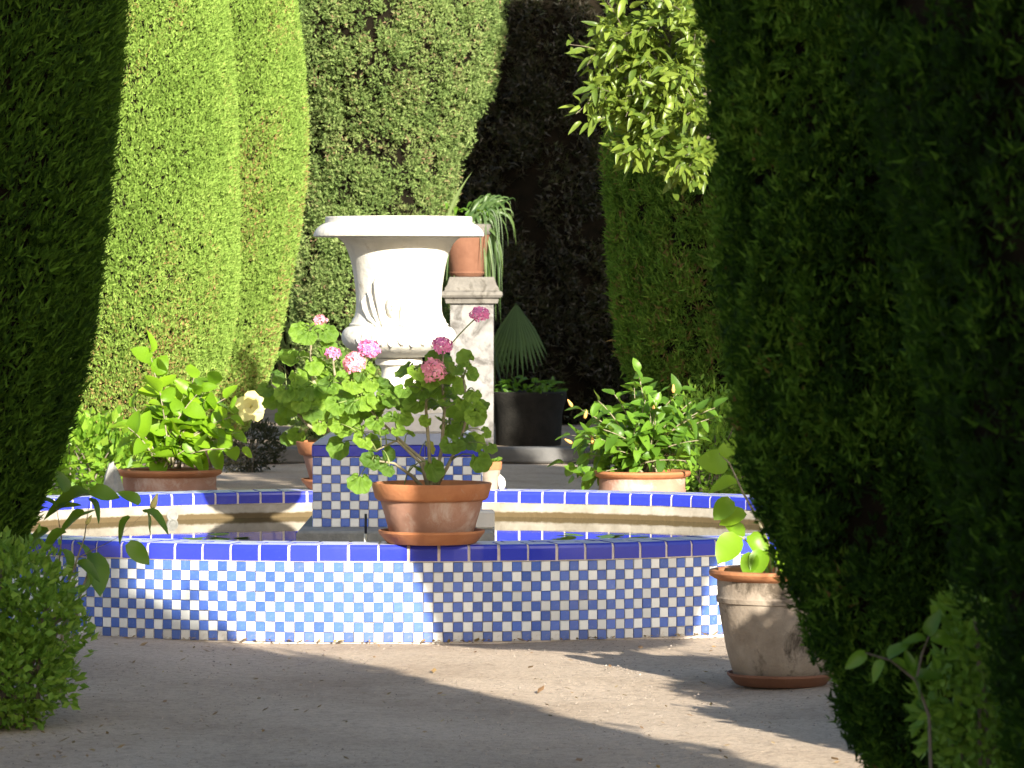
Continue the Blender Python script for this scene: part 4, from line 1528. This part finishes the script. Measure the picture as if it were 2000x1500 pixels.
def fan(t, hub, size, roll, facing, arc=2.6, n=17):
    b = MB()
    fz = Vector(facing).normalized()
    fx = fz.cross(Vector((0, 0, 1))).normalized()
    fy = fx.cross(fz)
    for k in range(n):
        a = roll + (k / (n - 1) - .5) * arc
        d = fx * math.sin(a) + fy * math.cos(a)
        s_ = fx * math.cos(a) - fy * math.sin(a)
        w = size * arc / n * .5
        L_ = size * (1 - .18 * abs(k / (n - 1) - .5) * 2) * random.uniform(.92, 1.05)
        pts = []
        for u, ww in ((.04, .05), (.55, .72), (.78, .5), (1.0, .03)):
            dr_ = -fz * 0 + Vector((0, 0, -.18 * size * u * u))
            c = hub + d * L_ * u + dr_
            pts += [c - s_ * w * ww * 1.0 - fz * w * .0, c + fz * w * .35 * ww, c + s_ * w * ww]
        b.add([p - t.location for p in pts], [(i * 3 + q, i * 3 + q + 1, i * 3 + q + 4, i * 3 + q + 3) for i in range(3) for q in (0, 1)])
    b.tube([hub - t.location, (hub + t.location + Vector((0, 0, .6))) * .5 - t.location, Vector((0, 0, .4))], .009, 5)
    return b.build('fan_leaf', M['palm_leaf'], t)


fan(palm, at(1008, 592, FPD - .4), 128 * FPD / F, math.pi, (.1, -1, .25), arc=1.25, n=15)
fan(palm, at(950, 640, FPD + .3), .6, math.pi, (-.4, -1, .2), arc=1.6, n=13)

# low dark mound and rubble left of the plinth
from_y = 40.0


def leafy_mass(loc, ell, n, key_mat, L, W, label, name='low_bush', group=None, nstem=7, cat='bush', up=.5, lean=None, tint0=.2, tintk=.4, stems=True, blob=None):
    """dense small-leaved bush: many little folded leaves in clumps through an ellipsoid, on a few woody stems"""
    t = thing(name, loc, label, cat, group)
    blob = blob or [(0, 0, ell[2], ell[0], ell[1], ell[2])]
    Vs, tn = [], []
    vol = np.array([b_[3] * b_[4] + b_[3] * b_[5] for b_ in blob])
    for b_, q in zip(blob, vol / vol.sum()):
        m = int(n * q)
        D = RG.normal(size=(m, 3))
        D /= np.linalg.norm(D, axis=1)[:, None]
        rad = RG.uniform(.62, 1.05, m) + .16 * nz(D * 2.2 + b_[0], 2.0, 1) + .09 * nz(D * 2.2 - b_[1], 5.5, 2) + RG.exponential(.035, m)
        P = np.array(b_[:3]) + D * rad[:, None] * np.array(b_[3:6])
        P[:, 2] = np.maximum(P[:, 2], .01)
        d = D + np.array([0, -.15, up]) + RG.normal(size=(m, 3)) * .55
        d /= np.linalg.norm(d, axis=1)[:, None]
        s_ = np.cross(d, D + RG.normal(size=(m, 3)) * .5)
        s_ /= np.linalg.norm(s_, axis=1)[:, None] + 1e-9
        nn = np.cross(s_, d)
        ln = L * RG.uniform(.6, 1.25, m)[:, None]
        wd = W * RG.uniform(.7, 1.2, m)[:, None]
        A_, B_ = P, P + d * ln
        Lf = P + d * ln * .45 + s_ * wd / 2 + nn * wd * .15
        Rt = P + d * ln * .45 - s_ * wd / 2 + nn * wd * .15
        Vs.append(np.stack([A_, B_, Lf], 1))
        Vs.append(np.stack([B_, A_, Rt], 1))
        tt = tint0 + tintk * RG.uniform(0, 1, m)
        tn += [tt, tt]
    o = obj('foliage', tri_mesh('foliage', np.concatenate(Vs), key_mat, np.concatenate(tn)), t)
    stuff(o)
    b = MB()
    for b_ in blob:
        for k in range(nstem):
            a = random.uniform(0, 6.28)
            e_ = Vector((b_[0] + b_[3] * .75 * math.cos(a), b_[1] + b_[4] * .75 * math.sin(a), b_[2] + b_[5] * random.uniform(-.2, .75)))
            r0 = Vector((b_[0] * .7 + random.uniform(-.05, .05), b_[1] * .7 + random.uniform(-.05, .05), 0))
            b.tube(bezier(r0, Vector((r0.x, r0.y, e_.z * .7)), e_, 5), [.010, .009, .007, .006, .005, .003], 5)
    b.build('stem', M['twig'], t)
    return t


p = at(486, 900, 41.0)
leafy_mass((p.x, 41.0, 0), (.30, .30, .25), 2600, M['cypress_dead'], .045, .02, 'small dark rounded bush on the earth between the left pot and the plinth', tint0=.0, tintk=.2)

# leafy hedge plant left, behind the lime pot
p = at(190, 900, 31.5)
leafy_mass((p.x, 31.5, 0), (.35, .3, .45), 1100, M['hibiscus_leaf'], .10, .065, 'low leafy bush left of the lime green pot plant behind the basin', tint0=.2, tintk=.45, blob=[(-.05, 0, .45, .3, .3, .38), (.2, .1, .38, .28, .25, .3), (-.28, 0, .5, .25, .25, .32)])
# small leaved bush right of the hibiscus pot
p = at(1400, 880, 30.5)
leafy_mass((p.x, 30.5, 0), (.4, .3, .6), 2600, M['shade_leaf'], .055, .03, 'small leaved green bush between the hibiscus pot and the right cypress', tint0=.25, tintk=.4, blob=[(0, 0, .55, .42, .35, .52), (-.12, -.05, .45, .3, .3, .42)])
# myrtle bush, bottom left
BDp = 17.6
p = at(20, 1400, BDp)
leafy_mass((p.x, BDp, 0), (.5, .5, .4), 6800, M['myrtle_leaf'], .048, .028, 'dense small leaved green bush at the bottom left beside the path', tint0=.15, tintk=.5,
           blob=[(.0, 0, .50, .24, .34, .24), (-.1, -.05, .20, .32, .4, .22), (.09, .05, .36, .20, .3, .20), (-.35, 0, .45, .35, .35, .33), (-.12, -.05, .60, .16, .2, .16), (.02, -.1, .18, .22, .25, .18)])
# near bush, bottom right
p = at(1890, 1400, 11.9)
leafy_mass((p.x, 11.9, 0), (.4, .4, .4), 2600, M['myrtle_leaf'], .045, .026, 'dim leafy bush at the bottom right corner in front of the dark cypress', tint0=.15, tintk=.45,
           nstem=2, blob=[(.05, 0, .60, .13, .2, .24), (.12, .05, .40, .16, .2, .28), (.03, -.05, .82, .10, .12, .14), (-.06, 0, .62, .08, .1, .14)])
leafy_mass((2.62, 15.5, 0), (.45, .45, .45), 42000, M['cypress_shaded'], .07, .055, 'dark low cypress scrub behind the foot of the near right cypress', up=.9, tint0=.0, tintk=.35,
           blob=[(-.45, -.15, .55, .36, .35, .62), (-.05, 0, .8, .42, .4, .90), (.42, .1, .95, .5, .4, 1.0), (1.0, .2, 1.0, .5, .4, 1.0)])  # scrub out of view, place and height set for its shadow on the path
tw = thing('leafy_sapling', at(1800, 1420, 11.8) * 1.0, 'thin sapling with a few bright leaves before the foot of the right cypress', 'plant')
tw.location.z = 0
b = MB()
P_ = [at(x, y, 11.8) for x, y in ((1830, 1500), (1815, 1400), (1790, 1330), (1740, 1290), (1690, 1275))]
P_[0].z = 0
b.tube([q - tw.location for q in P_], [.006, .005, .004, .003, .002], 5)
P2 = [P_[2], at(1800, 1280, 11.8), at(1815, 1240, 11.8)]
b.tube([q - tw.location for q in P2], [.004, .003, .002], 5)
b.build('stem', M['twig'], tw)
for (x, y, s, dx, dz_) in ((1690, 1275, 46, -.7, -.5), (1735, 1285, 48, .6, .6), (1740, 1292, 44, .8, -.2), (1725, 1290, 42, -.5, -.7), (1785, 1325, 44, .5, -.8), (1790, 1320, 44, .9, .1), (1812, 1240, 50, .3, .8), (1818, 1245, 50, .9, -.1), (1808, 1250, 46, -.8, .1), (1780, 1310, 40, -.2, .9)):
    leaf(tw, 'shade_blade', at(x, y, 11.8), (dx, -.3, dz_), Vector((.1, -.6, .7)) + rv(.3), s / F * 11.8 * 1.1)

# hibiscus at the left with large leaves and one yellow bud
SD = 18.9
sp2 = at(120, 1300, SD)
hb = thing('hibiscus_bush', (sp2.x, SD, 0), 'sparse hibiscus at the left with large leaves and one yellow bud, above the low bush', 'plant')
b = MB()
for st in ([(110, 1330), (130, 1150), (165, 1050), (175, 975)], [(115, 1330), (140, 1180), (150, 1090), (230, 1050), (285, 1000)], [(100, 1330), (110, 1150), (120, 1050), (110, 990)], [(105, 1330), (90, 1150), (80, 1060)], [(120, 1330), (160, 1150), (180, 1100)]):
    P_ = [at(x, y, SD + random.uniform(-.1, .1)) for x, y in st]
    P_[0].z = 0
    b.tube([q - hb.location for q in P_], [.009] + [.007 - .002 * k for k in range(1, len(P_))], 5)
b.build('stem', M['wood_stem'], hb, smooth=True)
for (x, y, s, dx, dz_) in ((175, 968, 95, -1, -.12), (175, 960, 62, .8, -.1), (172, 975, 50, .7, -.7), (165, 1000, 60, -.8, -.5), (255, 1010, 58, -.5, -.7), (280, 1000, 66, .8, -.25), (284, 995, 52, .3, -.9), (272, 985, 50, -.5, .4), (180, 1080, 90, .3, -1), (150, 1060, 62, .6, -.6), (130, 1040, 66, -.8, -.4), (110, 990, 60, -.7, .5),
                       (108, 1000, 56, .7, .4), (95, 1035, 58, -.7, -.4), (80, 1062, 62, -.8, .1), (120, 1075, 62, .5, -.8), (60, 1075, 55, -.6, -.6), (250, 1060, 60, .7, -.7), (145, 1020, 50, .6, .6), (150, 1100, 56, .8, -.3), (95, 1085, 60, .2, -.9), (170, 1120, 60, -.1, -1), (130, 960, 46, -.3, .8)):
    leaf(hb, 'hibiscus_blade', at(x, y, SD + random.uniform(-.12, .12)), (dx, random.uniform(-.4, .2), dz_), Vector((.1, -.4, .9)) + rv(.35), s / F * SD)
bud(hb, at(296, 995, SD), (.35, -.1, .9), .075, M['petal_yellow'])
bud(hb, at(168, 1025, SD), (.3, -.1, .5), .05, M['petal_yellow'])

# ------------------------------------------------------------------ citrus tree
OD = 30.0
oc = Vector((1.95, 30.6, 0))
cit = thing('citrus_tree', oc, 'pale leaved citrus tree hanging over the shaded cypress at the upper right', 'tree')
b = MB()
b.tube([(0, 0, -.05), (.03, 0, 1.2), (0, 0, 2.4), (-.1, -.1, 3.2)], [.10, .085, .07, .05], 10)
b.build('trunk', M['bark'], cit, smooth=True)
b = MB()
pts_l = []
regions = [(1260, 60, 120, 90, .5), (1230, 130, 90, 80, .4), (1300, 150, 90, 90, .45), (1340, 230, 60, 80, .4), (1260, 240, 70, 60, .35), (1350, 310, 45, 50, .3), (1340, 60, 60, 80, .4), (1185, 70, 50, 80, .3), (1180, 180, 45, 50, .25), (1215, 220, 55, 60, .3), (1320, 330, 50, 40, .3), (1240, 300, 50, 50, .3), (1330, 130, 60, 90, .4), (1280, 200, 70, 70, .4), (1230, -60, 150, 70, .5), (1340, -80, 100, 90, .5), (1480, 100, 120, 160, .6), (1500, -60, 130, 100, .6)]
big_ends = []
for (cx_, cy_, rx_, ry_, dd) in regions:
    hub = at(cx_ + 20, cy_, OD + .25)
    b.tube([v - oc for v in bezier(oc + Vector((-.05, -.05, 2.9)), (oc + Vector((-.1, -.1, 3.2)) + hub) / 2 + Vector((0, 0, .25)), hub, 6)], [.03, .024, .02, .016, .012, .010, .008], 6)
    for k in range(14):
        a = random.uniform(0, 6.28)
        q = abs(random.gauss(0, .62))
        e_ = at(cx_ + rx_ * q * math.cos(a), cy_ + ry_ * q * math.sin(a), OD + random.uniform(-dd, dd))
        pl = bezier(hub, (hub + e_) / 2 + Vector((0, 0, .06)), e_, 4)
        b.tube([v - oc for v in pl], [.006, .005, .004, .003, .002], 4)
        big_ends.append((pl, cx_, cy_))
b.build('branch', M['twig'], cit)
cnt = 0
restV, restF = MB(), 0
cl = [leaf_geo(.34, .25, .25), leaf_geo(.30, .35, .4), leaf_geo(.38, .2, .1)]
jobs = []
for pl, cx_, cy_ in big_ends:
    for k in range(15):
        u = random.uniform(.2, 1)
        i = min(3, int(u * 4))
        p = pl[i].lerp(pl[i + 1], u * 4 - i) + rv(.03)
        d = (rv(.6) + Vector((0, -.25, -.05 + .5 * (random.random() - .6))) + (p - pl[0]).normalized() * .7).normalized()
        nrm = (SUNV * .7 + Vector((0, 0, .6)) + rv(.4)).normalized()
        jobs.append((p, d, nrm, 34 / F * OD * random.uniform(.6, 1.2), cx_ < 1450 and cy_ > -10))
random.shuffle(jobs)
jobs.sort(key=lambda j: (not j[4], j[0].y))
for k, (p, d, nrm, s, vis) in enumerate(jobs):
    if k < 290:
        leaf(cit, 'citrus_blade', p, d, nrm, s)
    else:
        v, f = cl[k % 3]
        m_ = frame(p - oc, d, nrm, s)
        restV.add([m_ @ Vector(q) for q in v], f)
stuff(restV.build('inner_leaves', M['citrus_leaf'], cit, smooth=True))

# ------------------------------------------------------------------ grit and litter on the path
n = 5200
P = np.stack([RG.uniform(-2.9, 2.6, n), 15.2 + 7.2 * RG.uniform(0, 1, n), np.full(n, -.001)], 1)
P = P[np.hypot(P[:, 0] - CX, P[:, 1] - CY) > R + .01]
n = len(P)
s = RG.uniform(.002, .0045, n) * RG.choice([1, 1, 1, 1.7], n)
a = RG.uniform(0, 6.28, n)
q = [P + np.stack([np.cos(a + k * 1.57) * s * (1 + .3 * (k % 2)), np.sin(a + k * 1.57) * s, np.zeros(n)], 1) for k in range(4)]
tp_ = P + np.stack([s * .2, s * .1, s * RG.uniform(.6, 1.1, n)], 1)
V = np.concatenate([np.stack([q[k], q[(k + 1) % 4], tp_], 1) for k in range(4)])
M['grit'] = leaf_mat('path_grit', [(0, (.11, .09, .075)), (.5, (.24, .20, .165)), (1, (.40, .345, .29))], 0, .9, .2)
stuff(obj('gravel', tri_mesh('gravel', V, M['grit'], np.tile(RG.uniform(0, .45, n), 4))))
T, tn = [], []
n = 620
P = np.stack([RG.uniform(-2.6, 2.4, n), 14.5 + 7 * RG.uniform(0, 1, n) ** 1.0, np.full(n, .014)], 1)
k = 140
P[:k, 0] = -2.0 + RG.normal(size=k) * .28
P[:k, 1] = 16.9 + RG.normal(size=k) * .45
P = P[np.hypot(P[:, 0] - CX, P[:, 1] - CY) > R + .05]
fa = RG.uniform(-2.35, -.75, 240)
fr = R + .012 + RG.exponential(.035, 240)
P = np.concatenate([P, np.stack([CX + fr * np.cos(fa), CY + fr * np.sin(fa), np.full(240, .012)], 1)])
n = len(P)
an = RG.uniform(0, 6.28, n)
s = RG.uniform(.007, .017, n)
s[::9] *= 1.7
u = np.stack([np.cos(an), np.sin(an), RG.uniform(-.2, .6, n)], 1) * s[:, None]
w = np.stack([-np.sin(an), np.cos(an), RG.uniform(-.3, .5, n)], 1) * s[:, None] * .5
V = np.concatenate([np.stack([P - u, P + w, P + u], 1), np.stack([P + u, P - w, P - u], 1)])
lit = stuff(obj('fallen_leaves', tri_mesh('fallen_leaves', V, M['dry_leaf'], np.tile(RG.uniform(0, .45, n), 2))))
